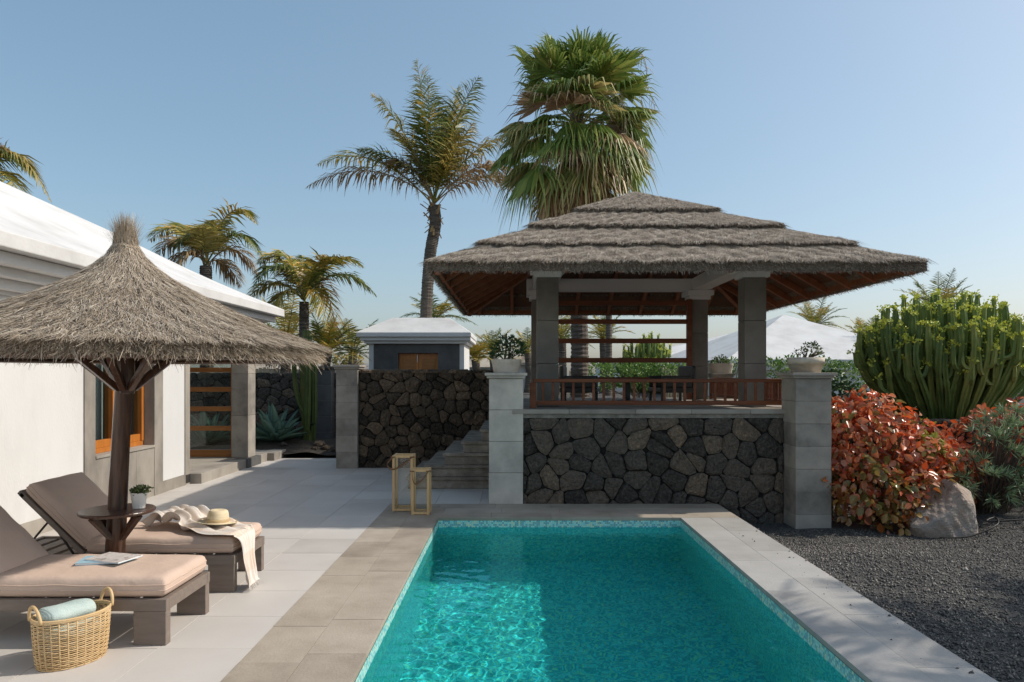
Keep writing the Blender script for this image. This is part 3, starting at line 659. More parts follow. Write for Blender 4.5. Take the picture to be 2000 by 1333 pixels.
# cornice and roof
EX, EY = -4.6, 14.2
B('cornice', M['stucco'], vi, -7, WX + .05, -9, EY - .52, 2.5605, 2.60)
B('cornice', M['stucco'], vi, -7, WX + .16, -9, EY - .42, 2.6005, 2.70, .006)
B('cornice', M['stucco'], vi, -7, WX + .30, -9, EY - .28, 2.7005, 2.79, .006)
B('cornice', M['stucco'], vi, -7, WX + .46, -9, EY - .13, 2.7905, 2.90, .006)
rf = MB(); n = 24; prof = []
for i in range(n + 1):
    t = 5.4 * i / n; prof.append((t, 3.05 + .507 * t - .055 * math.sin(math.pi * min(1, t / 2.2)) * (1 if t < 2.2 else 0)))
for (t, z) in prof: rf.v += [(EX - t, -9, z), (EX - t, EY - t, z), (EX - 10.8 + t, EY - t, z)]
for i in range(n): a = 3 * i; rf.f += [(a, a + 1, a + 4, a + 3), (a + 1, a + 2, a + 5, a + 4)]
k = len(rf.v)
rf.v += [(EX, -9, 2.905), (EX, EY, 2.905), (EX - 10.8, EY, 2.905), (EX - 10.8, -9, 2.905)]
rf.f += [(k, k + 1, 1, 0), (k + 1, k + 2, 2, 1), (k + 3, k + 2, k + 1, k)]
ro = rf.build('roof', M['roof_white'], vi, bevel=.012)

# ------------------------------------------------------------------ straw parasol with its table
pa = thing('straw_parasol', 'straw thatched parasol on a leaning dark wood pole between the loungers', 'parasol', (-3.075, 5.42, 0))
MB().tube([(0, 0, 0), (.025, 0, .5), (.06, 0, 1.2), (.088, 0, 1.75), (.125, 0, 2.5)], [.073, .070, .064, .059, .05], 20).build('pole', M['wood_dark'], pa, smooth=True, world=False)
MB().tube([(0, 0, 1.60), (0, 0, 1.61), (0, 0, 2.1)], [.062, .066, .066], 8).build('collar', M['wood_dark'], pa, world=False)
MB().lathe([(.0, 0), (.09, .0), (.10, .015), (.085, .03), (0, .03)], 20).build('foot', M['metal_dark'], pa, world=False)
for i in range(8):
    a = i * math.pi / 4 + .2; c_, s_ = math.cos(a), math.sin(a)
    MB().bar((c_ * .06, s_ * .06, 1.64), (c_ * .62, s_ * .62, 2.12), .045, .045).build('brace', M['wood_dark'], pa, world=False, bevel=.004)
    MB().bar((c_ * .05, s_ * .05, 2.40), (c_ * 1.37, s_ * 1.37, 1.895), .04, .05).build('rafter', M['wood_dark'], pa, world=False, bevel=.004)
for r_, z_ in ((1.35, 1.868), (.80, 2.085)):
    MB().tube([(r_ * math.cos(a), r_ * math.sin(a), z_) for a in np.linspace(0, 2 * math.pi, 49)], .02, 8, cap=False).build('ring_beam', M['wood_dark'], pa, smooth=True, world=False)
PR = [(1.435, 1.895), (1.445, 1.965), (1.08, 2.10), (.76, 2.245), (.6, 2.325), (.42, 2.42), (.3, 2.495), (.2, 2.575), (.115, 2.66), (.07, 2.75), (.055, 2.85)]
can = MB().lathe([(.02, 2.45)] + [(1.0, 2.03), (1.42, 1.89)] + PR[0:], 48).build('canopy', M['thatch_base'], pa, smooth=True, world=False)
pr = np.array(PR[1:]); seg = np.linalg.norm(np.diff(pr, axis=0), axis=1); cum = np.concatenate([[0], np.cumsum(seg)]); tot = cum[-1]
n = 70000
ss = tot * RNG.random(n) ** 1.6; r_ = np.interp(ss, cum, pr[:, 0]); z_ = np.interp(ss, cum, pr[:, 1]); th = RNG.uniform(0, 2 * math.pi, n)
dr = np.interp(ss + .02, cum, pr[:, 0]) - np.interp(ss - .02, cum, pr[:, 0]); dz = np.interp(ss + .02, cum, pr[:, 1]) - np.interp(ss - .02, cum, pr[:, 1])
er = np.stack([np.cos(th), np.sin(th), 0 * th], 1); et = np.stack([-np.sin(th), np.cos(th), 0 * th], 1); ez = np.array((0, 0, 1.))
down = -(er * dr[:, None] + ez * dz[:, None]); down /= np.linalg.norm(down, axis=1, keepdims=True); nn = np.cross(down, et); nn *= np.sign(nn[:, 2:3] + 1e-9)
cl = (np.sin(th * 37 + ss * 9) + np.sin(th * 71 - ss * 17))[:, None]
Pp = er * r_[:, None] + ez * z_[:, None] + nn * (RNG.random((n, 1)) * .014 + .004 * cl)
Dd = down + et * RNG.normal(size=(n, 1)) * .32 + nn * (RNG.random((n, 1)) * .13 - .02 + .02 * cl)
strands('straw', Pp, Dd, RNG.uniform(.04, .14, n) * np.clip(r_ / .4 + .4, .4, 1), RNG.uniform(.0022, .005, n), nn + RNG.normal(size=(n, 3)) * .28, M['thatch_warm'], can, world=False)
n = 15000; th = RNG.uniform(0, 2 * math.pi, n); er = np.stack([np.cos(th), np.sin(th), 0 * th], 1); et = np.stack([-np.sin(th), np.cos(th), 0 * th], 1)
Pp = er * (1.435 - .03 * RNG.random((n, 1))) + ez * (1.965 - .09 * RNG.random((n, 1)))
Dd = er * .9 + ez * (-.75 + .4 * RNG.normal(size=(n, 1))) + et * RNG.normal(size=(n, 1)) * .5
strands('fringe', Pp, Dd, RNG.uniform(.03, .085, n) * (1 + (RNG.random(n) > .97) * 1.3), RNG.uniform(.003, .006, n), er + RNG.normal(size=(n, 3)) * .3, M['thatch_warm'], can, world=False)
n = 2200; th = RNG.uniform(0, 2 * math.pi, n); er = np.stack([np.cos(th), np.sin(th), 0 * th], 1); et = np.stack([-np.sin(th), np.cos(th), 0 * th], 1)
Pp = er * (.02 + .04 * RNG.random((n, 1))) + ez * (2.64 + .16 * RNG.random((n, 1)))
Dd = ez + er * (RNG.random((n, 1)) ** 3 * .9) + et * RNG.normal(size=(n, 1)) * .12
strands('top_tuft', Pp, Dd, RNG.uniform(.08, .22, n), RNG.uniform(.002, .004, n), er, M['thatch_warm'], can, world=False)
for zc in (2.70, 2.725):
    MB().tube([(.094 * math.cos(a), .094 * math.sin(a), zc + .006 * math.sin(3 * a)) for a in np.linspace(0, 2 * math.pi, 25)], .007, 6, cap=False).build('binding_rope', M['thatch_warm'], can, smooth=True, world=False)
tt = MB().lathe([(.05, .69), (.255, .69), (.265, .697), (.268, .707), (.262, .717), (.05, .718)], 48).build('table_top', M['wood_dark'], pa, smooth=False, world=False, bevel=.003)
for a in (R(-20), R(160), R(70), R(250)):
    c_, s_ = math.cos(a), math.sin(a)
    MB().bar((c_ * .05, s_ * .05, .50), (c_ * .22, s_ * .22, .685), .05, .035).build('table_bracket', M['wood_dark'], pa, world=False, bevel=.004)
for o in pa.children:
    if o.name.split('.')[0] in ('canopy', 'ring_beam', 'rafter', 'brace', 'collar'): o.location.x += .10
    elif o.name.split('.')[0] in ('table_top', 'table_bracket'): o.location.x += .036
# little succulent in a white pot on that table
def leaves(name, P, D, Nn, L_, W_, mat, parent, fold=.15, world=True, simple=False, kind='stuff'):
    D = D / np.linalg.norm(D, axis=1, keepdims=True); S = np.cross(D, Nn); S /= np.linalg.norm(S, axis=1, keepdims=True) + 1e-9; U = np.cross(S, D)
    if simple: tp = np.array([(0, 0, 0), (.5, .5, 0), (1, 0, -.05), (.5, -.5, 0)]); fs = np.array([(0, 1, 2, 3)])
    else:
        tp = np.array([(0, 0, 0), (.22, .34, fold), (.55, .5, fold), (.85, .25, fold * .3), (1, 0, -.12), (.85, -.25, fold * .3), (.55, -.5, fold), (.22, -.34, fold), (.5, 0, 0)])
        fs = np.array([(0, 8, 2, 1), (8, 4, 3, 2), (0, 7, 6, 8), (8, 6, 5, 4)])
    k = len(tp)
    V = P[:, None, :] + D[:, None, :] * (tp[None, :, 0:1] * L_[:, None, None]) + S[:, None, :] * (tp[None, :, 1:2] * W_[:, None, None]) + U[:, None, :] * (tp[None, :, 2:3] * W_[:, None, None])
    Fc = (np.arange(len(P))[:, None, None] * k + fs[None]).reshape(-1, 4)
    o = np_mesh(name, V, Fc, mat, parent, world=world)
    if kind: tag(o, kind=kind)
    return o
tw = Vector(pa.location) + Vector((.186, .03, .7185))
pp = thing('potted_succulent', 'small green succulent in a ribbed white pot on the parasol table', 'potted plant', tuple(tw))
prf = [(0, 0), (.043, 0)]
for i in range(9): z = .008 + i * .0125; r = .044 + .014 * i / 8; prf += [(r, z), (r + .0015, z + .006), (r, z + .011)]
prf += [(.062, .118), (.062, .124), (.055, .124), (.054, .10), (0, .10)]
MB().lathe(prf, 32).build('pot', M['white_ceramic'], pp, smooth=True, world=False)
n = 220; a = RNG.uniform(0, 6.28, n); el = RNG.uniform(.1, 1.3, n); rr = RNG.random((n, 1)) ** .5
dv = np.stack([np.cos(a) * np.cos(el), np.sin(a) * np.cos(el), np.sin(el)], 1)
leaves('foliage', np.array((.0, 0, .11)) + dv * np.array((.075, .06, .055)) * rr + np.array((.03, 0, .012)) * RNG.random((n, 1)), dv + RNG.normal(size=(n, 3)) * .4, RNG.normal(size=(n, 3)), RNG.uniform(.018, .03, n), RNG.uniform(.010, .016, n), M['jade'], pp, world=False)
for k in range(6): MB().tube([(0, 0, .095), (rnd(-.02, .03), rnd(-.02, .02), .12), (rnd(-.04, .06), rnd(-.03, .03), .15)], [.005, .004, .002], 5).build('stem', M['stem'], pp, world=False)

# ------------------------------------------------------------------ loungers
def cushion(name, x0, x1, y0, y1, z0, z1, parent, Mx=None, nx=26, ny=14):
    vs = []; fs = []; hx, hy = (x1 - x0) / 2, (y1 - y0) / 2; cx_, cy_ = (x0 + x1) / 2, (y0 + y1) / 2; rad = .05
    def prof(d): d = max(0, min(1, d / rad)); return math.sqrt(max(0, 1 - (1 - d) ** 2))
    gu = [-1, -.985, -.96, -.93] + list(np.linspace(-.88, .88, nx)) + [.93, .96, .985, 1]; gv = [-1, -.97, -.93, -.87] + list(np.linspace(-.78, .78, ny)) + [.87, .93, .97, 1]
    zm = (z0 + z1) / 2; hz = (z1 - z0) / 2
    for side in (1, -1):
        for v in gv:
            for u in gu:
                d = min(hx * (1 - abs(u)), hy * (1 - abs(v))); h = .25 + .75 * prof(d)
                wv = .004 * math.sin(u * 9 + v * 3) * math.sin(v * 5 - u * 2) if side > 0 else 0
                rx = 1 - .012 * (abs(v) ** 6); ry = 1 - .03 * abs(u) ** 8
                p = Vector((cx_ + u * hx * rx, cy_ + v * hy * ry, zm + side * hz * h + wv + side * .008 * (1 - u * u) * (1 - v * v)))
                vs.append(tuple(Mx @ p if Mx is not None else p))
    a_, b_ = len(gu), len(gv); off = a_ * b_
    for j in range(b_ - 1):
        for i in range(a_ - 1):
            q = j * a_ + i; fs += [(q, q + 1, q + a_ + 1, q + a_), (off + q + a_, off + q + a_ + 1, off + q + 1, off + q)]
    bd = [i for i in range(a_)] + [j * a_ + a_ - 1 for j in range(1, b_)] + [(b_ - 1) * a_ + i for i in range(a_ - 2, -1, -1)] + [j * a_ for j in range(b_ - 2, 0, -1)]
    for i in range(len(bd)): p, q = bd[i], bd[(i + 1) % len(bd)]; fs.append((q, p, off + p, off + q))
    m_ = MB().add(vs, fs); o = m_.build(name, M['cushion'], parent, smooth=True)
    for side in (0, 1):
        MB().tube([m_.v[off * side + i] for i in bd] + [m_.v[off * side + bd[0]]], .0045, 6, cap=False).build('piping', M['cushion'], o, smooth=True)
    return o
def lounger(label, y0, y1, x1=-2.24):
    x0 = x1 - 2.0; lo = thing('sun_lounger', label, 'sun lounger', ((x0 + x1) / 2, (y0 + y1) / 2, 0), group='taupe loungers under the parasol'); mt = M['wood_taupe']
    B('side_rail', mt, lo, x0, x1, y0, y0 + .045, .222, .298, .004); B('side_rail', mt, lo, x0, x1, y1 - .045, y1, .222, .298, .004)
    B('end_rail', mt, lo, x1 - .045, x1 - .001, y0 + .046, y1 - .046, .222, .298, .004); B('end_rail', mt, lo, x0 + .001, x0 + .045, y0 + .046, y1 - .046, .222, .298, .004)
    for xa, xb in ((x1 - .215, x1 - .004), (x0 + .05, x0 + .26)):
        for ya, yb in ((y0 + .003, y0 + .068), (y1 - .068, y1 - .003)): B('leg', mt, lo, xa, xb, ya, yb, 0, .2215, .004)
    for i in range(12): xa = x0 + .06 + i * .158; B('slat', mt, lo, xa, xa + .11, y0 + .047, y1 - .047, .262, .285, .003)
    hx = -3.47
    cushion('seat_cushion', hx + .02, x1 - .012, y0 + .012, y1 - .012, .30, .435, lo)
    Mx = Matrix.Translation((hx, 0, .305)) @ Matrix.Rotation(R(44), 4, 'Y')
    MB().box(-.70, 0, y0 + .02, y0 + .065, -.02, .02, Mx).box(-.70, 0, y1 - .065, y1 - .02, -.02, .02, Mx).box(-.72, -.66, y0 + .02, y1 - .02, -.018, .018, Mx).box(-.40, -.34, y0 + .06, y1 - .06, -.012, .012, Mx).build('backrest_frame', mt, lo, bevel=.004)
    cushion('back_cushion', -.70, -.02, y0 + .012, y1 - .012, .024, .15, lo, Mx, 16, 14)
    for yy_ in (y0 + .08, y1 - .08):
        q = Mx @ Vector((-.40, yy_, -.02)); MB().tube([q, (hx - .10, yy_, .275)], .009, 8).build('support_strut', M['metal_dark'], lo)
        MB().tube([q, (hx - .55, yy_, .275)], .009, 8).build('support_strut', M['metal_dark'], lo)
    return lo
lounger('nearer taupe lounger with magazines on its cushion, beside the basket', 4.557, 5.216)
lounger('farther taupe lounger against the house with throw and hat on it', 5.67, 6.36)

# throw hanging off the foot of the far lounger
path = [Vector(p) for p in ((-3.10, 6.20, .452), (-3.00, 6.17, .53), (-2.92, 6.14, .475), (-2.82, 6.09, .53), (-2.72, 6.05, .465), (-2.58, 5.97, .475), (-2.44, 5.90, .46), (-2.33, 5.86, .458), (-2.25, 5.83, .452), (-2.205, 5.815, .42), (-2.192, 5.81, .33), (-2.185, 5.80, .22), (-2.165, 5.79, .10), (-2.15, 5.785, .035))]
def cat(P, t):
    i = min(int(t), len(P) - 2); f = t - i; p0, p1, p2, p3 = P[max(i - 1, 0)], P[i], P[i + 1], P[min(i + 2, len(P) - 1)]
    return .5 * ((2 * p1) + (p2 - p0) * f + (2 * p0 - 5 * p1 + 4 * p2 - p3) * f * f + (3 * p1 - p0 - 3 * p2 + p3) * f ** 3)
th_ = thing('throw_blanket', 'beige and white checked throw draped over the foot of the far lounger', 'throw', (-2.6, 5.9, .44))
nu, nv = 44, 120; vs = []; uvs = []
for j in range(nv + 1):
    s_ = j / nv * (len(path) - 1.001); c = cat(path, s_); t_ = (cat(path, min(s_ + .05, len(path) - 1.001)) - cat(path, max(s_ - .05, 0))).normalized(); f = j / nv
    sd = Vector((t_.y, -t_.x, 0)); sd = (sd.normalized() if sd.length > .2 else Vector((0, -1, 0))); sd = sd.lerp(Vector((0, -1, 0)), sstep(.45, .7, f)).normalized(); up = sd.cross(t_).normalized()
    if up.z < 0 and f < .6: up = -up
    if f >= .6: up = Vector((max(.2, up.x if up.x > 0 else -up.x), 0, abs(up.z))).normalized()
    wd = .19 - .03 * math.sin(f * 9) - .055 * sstep(.5, .8, f); am = .034 * (1 - sstep(.25, .55, f)) + .012 + .010 * sstep(.7, 1, f)
    for i in range(nu + 1):
        g = i / nu * 2 - 1
        k_ = am * (.75 * abs(math.sin(g * 4.3 + 2.6 * math.sin(f * 6.1) + f * 2)) + .40 * math.sin(g * 9.7 + 3 * math.sin(f * 4 + 1) + 1.3) + .35 * math.sin(f * 41 + 3.5 * math.sin(g * 2.2)) * (1 - f) + .18 * math.sin(g * 23 + f * 17)) + .3 * am
        p = c + sd * (g * wd) + up * (k_ + .004)
        if f < .6: p.z = max(p.z, .447 - .5 * max(0, abs(p.y - 6.01) - .34))
        else: p.x = max(p.x, -2.232)
        vs.append(tuple(p)); uvs.append((f * 1.4, i / nu))
fs = [(j * (nu + 1) + i, j * (nu + 1) + i + 1, (j + 1) * (nu + 1) + i + 1, (j + 1) * (nu + 1) + i) for j in range(nv) for i in range(nu)]
tm = MB().add(vs, fs).build('cloth', M['plaid'], th_, smooth=True); uvl = tm.data.uv_layers.new(name='UVMap')
idx = np.zeros(len(tm.data.loops), dtype=np.int32); tm.data.loops.foreach_get('vertex_index', idx); uvl.data.foreach_set('uv', np.array(uvs)[idx].astype(np.float32).ravel())
sol = tm.modifiers.new('thick', 'SOLIDIFY'); sol.thickness = .003
fr = MB()
for i in range(0, nu + 1): p = Vector(vs[nv * (nu + 1) + i]); fr.tube([p, p + Vector((rnd(-.006, .012), rnd(-.006, .006), -.02)), p + Vector((rnd(-.006, .018), rnd(-.008, .008), -.031))], .0016, 4, cap=False)
fr.build('fringe', M['plaid'], th_)
# straw hat
ha = thing('straw_hat', 'pale straw hat lying on the checked throw', 'hat', (-2.50, 5.97, .50), (R(-4), R(3), 0))
MB().lathe([(.155, .012), (.158, .009), (.13, .004), (.10, .002), (.088, .006), (.086, .03), (.082, .07), (.074, .098), (.06, .108), (.035, .100), (.0, .094)], 48, sx=1.0, sy=1.12).build('crown_and_brim', M['straw_hat'], ha, smooth=True, world=False).modifiers.new('thick', 'SOLIDIFY').thickness = .003
MB().lathe([(.0885, .008), (.0890, .02), (.0875, .035), (.0860, .035)], 48, sx=1.0, sy=1.12).build('band', M['hat_band'], ha, smooth=True, world=False)
# reading matter
bk = thing('book', 'pale blue softcover book under the magazine on the near lounger', 'book', (-2.88, 4.94, .447), (0, 0, R(12)))
B('cover', M['cover_blue'], bk, -.135, .135, -.10, .10, 0, .002, world=False); B('pages', M['paper'], bk, -.132, .132, -.097, .097, .0021, .013, world=False); B('cover', M['cover_blue'], bk, -.135, .135, -.10, .10, .0131, .016, world=False)
mg = thing('magazine', 'glossy magazine with brown and white cover lying on the blue book', 'magazine', (-2.80, 4.95, .4635), (0, 0, R(-16)))
B('pages', M['paper'], mg, -.145, .145, -.105, .105, 0, .007, world=False); B('cover', M['magazine'], mg, -.146, .146, -.106, .106, .0071, .009, world=False)
B('back_cover', M['cover_blue'], mg, -.146, .146, -.106, .106, -.002, -.0001, world=False)

# ------------------------------------------------------------------ rattan basket with towels
ba = thing('rattan_basket', 'oval woven rattan basket with two loop handles on the terrace', 'basket', (-2.705, 4.33, 0), (0, 0, R(58)))
def oval(z): k_ = .86 + .14 * (z / .29) ** .5; return .215 * k_, .160 * k_
wv = MB()
for i in range(25):
    z = .008 + i * .0115; a_, b_ = oval(z); ph = (i % 2) * math.pi
    wv.tube([((a_ + .003 * math.sin(14 * t + ph)) * math.cos(t), (b_ + .003 * math.sin(14 * t + ph)) * math.sin(t), z + .0012 * math.sin(7 * t + i)) for t in np.linspace(0, 2 * math.pi, 57)], .0039, 5, cap=False)
tag(wv.build('weave', M['rattan'], ba, smooth=True), kind='stuff')
for k in range(28):
    t = 2 * math.pi * k / 28
    MB().tube([(oval(z)[0] * math.cos(t), oval(z)[1] * math.sin(t), z) for z in (.004, .1, .2, .295)], .0046, 6).build('stake', M['rattan'], ba, smooth=True)
for z in (.292, .300):
    a_, b_ = oval(.29); MB().tube([(a_ * math.cos(t), b_ * math.sin(t), z) for t in np.linspace(0, 2 * math.pi, 49)], .0075, 8, cap=False).build('rim', M['rattan'], ba, smooth=True)
a_, b_ = oval(.01); MB().lathe([(0, 0), (1, 0), (1, .008), (0, .008)], 32, (0, 0, .001), a_, b_).build('bottom', M['rattan'], ba)
for s_ in (-1, 1):
    pts = [(s_ * (.205 + .012 * math.sin(t)), .068 * math.cos(t), .29 + .095 * math.sin(t)) for t in np.linspace(0, math.pi, 17)]
    MB().tube(pts, .0095, 8).build('handle', M['rattan'], ba, smooth=True)
for i, (lb, dz, dx, sc_) in enumerate((('lower rolled mint green towel in the rattan basket', .185, .015, 1.0), ('upper rolled mint green towel sticking out of the rattan basket', .305, -.03, .92))):
    c = ba.matrix_basis @ Vector((dx, 0, dz))
    tw_ = thing('rolled_towel', lb, 'towel', tuple(c), (0, R(3), R(58 + 8 * i)))
    for k, (r_, ln) in enumerate(((.060, .15), (.052, .158), (.040, .165), (.027, .171))):
        pf = []
        for q in np.linspace(0, 2 * math.pi, 40): pf.append(q)
        m_ = MB()
        for u in (-1, -.97, -.9, -.5, 0, .5, .9, .97, 1):
            kk = 1 - .16 * max(0, (abs(u) - .9) / .1)
            for q in pf[:-1]: m_.v.append((u * ln * sc_, math.cos(q) * r_ * 1.55 * kk * sc_, math.sin(q) * r_ * .9 * kk + .003 * math.sin(u * 8 + 3 * q)))
        nn_ = 39
        for a in range(8):
            for b in range(nn_): m_.f.append((a * nn_ + b, a * nn_ + (b + 1) % nn_, (a + 1) * nn_ + (b + 1) % nn_, (a + 1) * nn_ + b))
        m_.f += [tuple(reversed(range(nn_))), tuple(8 * nn_ + b for b in range(nn_))]
        m_.build('fold', M['towel_teal'], tw_, smooth=True, world=False)

# ------------------------------------------------------------------ lanterns
def lantern(label, x0, y0, w_, h, hx):
    la = thing('wooden_lantern', label, 'lantern', (x0 + w_ / 2, y0 + w_ / 2, .004), group='pale wood lanterns by the pool'); t = .03; z0 = .004; mt = M['wood_pale']
    for xa in (x0, x0 + w_ - t):
        for ya in (y0, y0 + w_ - t): B('post', mt, la, xa, xa + t, ya, ya + t, z0, z0 + h, .003)
    for za in (z0 + .006, z0 + h - t):
        for ya in (y0 + .002, y0 + w_ - t + .002): B('rail', mt, la, x0 + t, x0 + w_ - t, ya, ya + t - .004, za, za + t - .002, .003)
        for xa in (x0 + .002, x0 + w_ - t + .002): B('rail', mt, la, xa, xa + t - .004, y0 + t, y0 + w_ - t, za, za + t - .002, .003)
    B('base_board', mt, la, x0 + t, x0 + w_ - t, y0 + t, y0 + w_ - t, z0 + .008, z0 + .02)
    for (xa, xb, ya, yb) in ((x0 + t, x0 + w_ - t, y0 + .014, y0 + .017), (x0 + t, x0 + w_ - t, y0 + w_ - .017, y0 + w_ - .014), (x0 + .014, x0 + .017, y0 + t, y0 + w_ - t), (x0 + w_ - .017, x0 + w_ - .014, y0 + t, y0 + w_ - t)):
        B('pane', M['lantern_glass'], la, xa, xb, ya, yb, z0 + .035, z0 + h - .032)
    zt = z0 + h - .02; yf = y0 - .006
    # leather strap: fixed at both front corners, hanging in a loop to the lower left
    a, b = Vector((x0 + .01, yf, zt)), Vector((x0 + w_ - .01, yf, zt)); low = Vector((x0 + hx * w_, yf - .05, zt - .15))
    pts = [cat([a, a.lerp(low, .6) + Vector((-.02 - (.05 if hx < .1 else 0), -.012, 0)), low, low.lerp(b, .5) + Vector((.01, -.012, -.02)), b], q) for q in np.linspace(0, 3.999, 30)]
    m_ = MB()
    for p in pts: m_.v += [(p.x, p.y, p.z - .011), (p.x, p.y, p.z + .011)]
    m_.f = [(2 * i, 2 * i + 2, 2 * i + 3, 2 * i + 1) for i in range(len(pts) - 1)]
    o = m_.build('strap', M['leather'], la, smooth=True); o.modifiers.new('thick', 'SOLIDIFY').thickness = .005
    for p in (a, b): B('strap_loop', M['leather'], la, p.x - .03, p.x + .03, p.y - .005, y0 + .034, p.z - .008, p.z + .006, .002)
lantern('taller pale wood lantern with leather strap, left of the pair by the pool', -1.545, 9.0, .262, .715, .05)
lantern('shorter pale wood lantern with leather strap, right of the pair by the pool', -1.272, 8.78, .225, .565, .28)

# ------------------------------------------------------------------ dark garden furniture in the gazebo
def armchair(label, x, y, rz):
    c = thing('armchair', label, 'armchair', (x, y, PZ), (0, 0, rz), group='dark armchairs in the gazebo'); mt = M['metal_dark']
    for sx in (-.30, .26):
        for sy in (-.30, .26): B('leg', mt, c, sx, sx + .04, sy, sy + .04, 0, .16, world=False)
    B('seat', mt, c, -.32, .32, -.32, .32, .161, .25, .02, False); B('cushion', nm('dark_cushion', [(.05, .045, .04), (.07, .06, .055)], 5, .9), c, -.26, .26, -.30, .24, .251, .33, .03, False)
    B('backrest', mt, c, -.32, .32, .25, .32, .251, .62, .03, False)
    for sx in (-.32, .265): B('armrest', mt, c, sx, sx + .055, -.30, .249, .251, .45, .02, False)
armchair('dark armchair at the middle of the gazebo, left of the low table', 1.15, 12.3, R(80)); armchair('dark armchair in the gazebo right of the low table', 2.75, 12.3, R(-80))
ft = thing('low_table', 'dark round low table between the armchairs in the gazebo', 'table', (1.95, 12.1, PZ))
MB().lathe([(0, .36), (.40, .36), (.41, .38), (.40, .395), (0, .395)], 32).build('table_top', M['metal_dark'], ft, world=False)
MB().lathe([(0, 0), (.22, 0), (.20, .03), (.05, .06), (.045, .33), (.12, .359), (0, .359)], 24).build('pedestal', M['metal_dark'], ft, world=False)
# ------------------------------------------------------------------ palms
UPV = np.array((0, 0, 1.))
def frond(parent, S, E, bulge, mat, nl=46, ll=.55, lw=.035, droop=.5, rr=.022, ratt=None, start=.14, jit=.12, vee=.35, name='frond'):
    """pinnate leaf along a quadratic curve S -> E whose middle is pushed up by `bulge` metres"""
    S, E = np.array(S, float), np.array(E, float); C = (S + E) / 2 + np.array((0, 0, bulge * 2))
    # keep the base leaving the crown steeply
    t = np.linspace(0, 1, 14); q = lambda t: (1 - t)[:, None] ** 2 * S + 2 * (t * (1 - t))[:, None] * C + t[:, None] ** 2 * E
    m_ = MB(); m_.tube([tuple(p) for p in q(t)], list(rr * (1 - .85 * t) + .003), 5); rach = m_
    tl = start + (1 - start) * (np.arange(nl) + .5) / nl; tl = np.repeat(tl, 2); side = np.tile([1., -1.], nl)
    tl = np.clip(tl + RNG.normal(size=len(tl)) * .004, 0, 1)
    P = q(tl); T = 2 * ((1 - tl)[:, None] * (C - S) + tl[:, None] * (E - C)); T /= np.linalg.norm(T, axis=1, keepdims=True)
    Bn = np.cross(T, UPV); Bn /= np.linalg.norm(Bn, axis=1, keepdims=True) + 1e-6; U = np.cross(Bn, T)
    prof = np.clip(np.sin(np.pi * (tl * .86 + .10)), .12, 1) * (1 - .12 * tl)
    D = Bn * side[:, None] * (1.05 - .25 * tl)[:, None] + T * (.30 + .40 * tl)[:, None] + U * (vee * (1 - tl))[:, None] + RNG.normal(size=P.shape) * jit
    D /= np.linalg.norm(D, axis=1, keepdims=True); L_ = ll * prof * RNG.uniform(.85, 1.1, len(tl))
    dr = droop * RNG.uniform(.6, 1.3, len(tl))
    mid = P + D * (L_ * .5)[:, None] - UPV * (L_ * .5 * dr * .25)[:, None]
    D2 = D - UPV * dr[:, None]; D2 /= np.linalg.norm(D2, axis=1, keepdims=True); tip = mid + D2 * (L_ * .55)[:, None]
    S_ = np.cross(D, U + .8 * side[:, None] * Bn + RNG.normal(size=D.shape) * .35); S_ /= np.linalg.norm(S_, axis=1, keepdims=True) + 1e-6
    w_ = lw * np.clip(prof, .4, 1)
    V = np.stack([P - S_ * (w_ * .3)[:, None], P + S_ * (w_ * .3)[:, None], mid + S_ * (w_ * .5)[:, None], mid - S_ * (w_ * .5)[:, None], tip], 1).reshape(-1, 3)
    b = np.arange(len(tl)) * 5; Fq = np.stack([b, b + 1, b + 2, b + 3], 1); Ft = np.stack([b + 3, b + 2, b + 4, b + 4], 1)
    n0 = len(rach.v); verts = rach.v + [tuple(v) for v in V]; faces = rach.f + [tuple(f + n0) for f in Fq] + [tuple(f[:3] + n0) for f in Ft]
    o = MB(); o.v = verts; o.f = faces
    return o.build(name, mat, parent)
def trunk(parent, pts, rads, mat=None, n=12, rings=.09, name='trunk'):
    pts = [Vector(p) for p in pts]; P2, R2 = [], []
    L_ = sum((b - a).length for a, b in zip(pts, pts[1:])); k = max(8, int(L_ / rings))
    for i in range(k * 2 + 1):
        s_ = i / (k * 2) * (len(pts) - 1.0001); P2.append(cat(pts, s_)); f = s_ - int(s_); r = rads[int(s_)] * (1 - f) + rads[min(int(s_) + 1, len(rads) - 1)] * f
        R2.append(r * (1.06 if i % 2 else .97) * rnd(.97, 1.03))
    return MB().tube(P2, R2, n).build(name, mat or M['trunk'], parent, smooth=False)
def palm_px(label, crown_px, Y, fronds, base_px, rad, ll=.62, trunk_mid=None, nl=46, lw=.04, dY=1.0, group=None, zground=None, name='palm_tree'):
    c = at(*crown_px, Y); base = at(*base_px, Y)
    if zground is not None: base.z = zground
    p = thing(name, label, 'palm', tuple(base), group=group)
    mids = [at(*m_, Y) for m_ in (trunk_mid or [])]
    trunk(p, [base] + mids + [c], [rad * 1.15] + [rad] * len(mids) + [rad * .95])
    for (ex, ey, bul, mk, dr) in fronds:
        e = at(ex, ey, Y + rnd(-dY, dY)); frond(p, c + Vector((rnd(-.06, .06), rnd(-.06, .06), rnd(0, .15))), e, bul, M[mk], nl, ll, lw, dr)
    return p
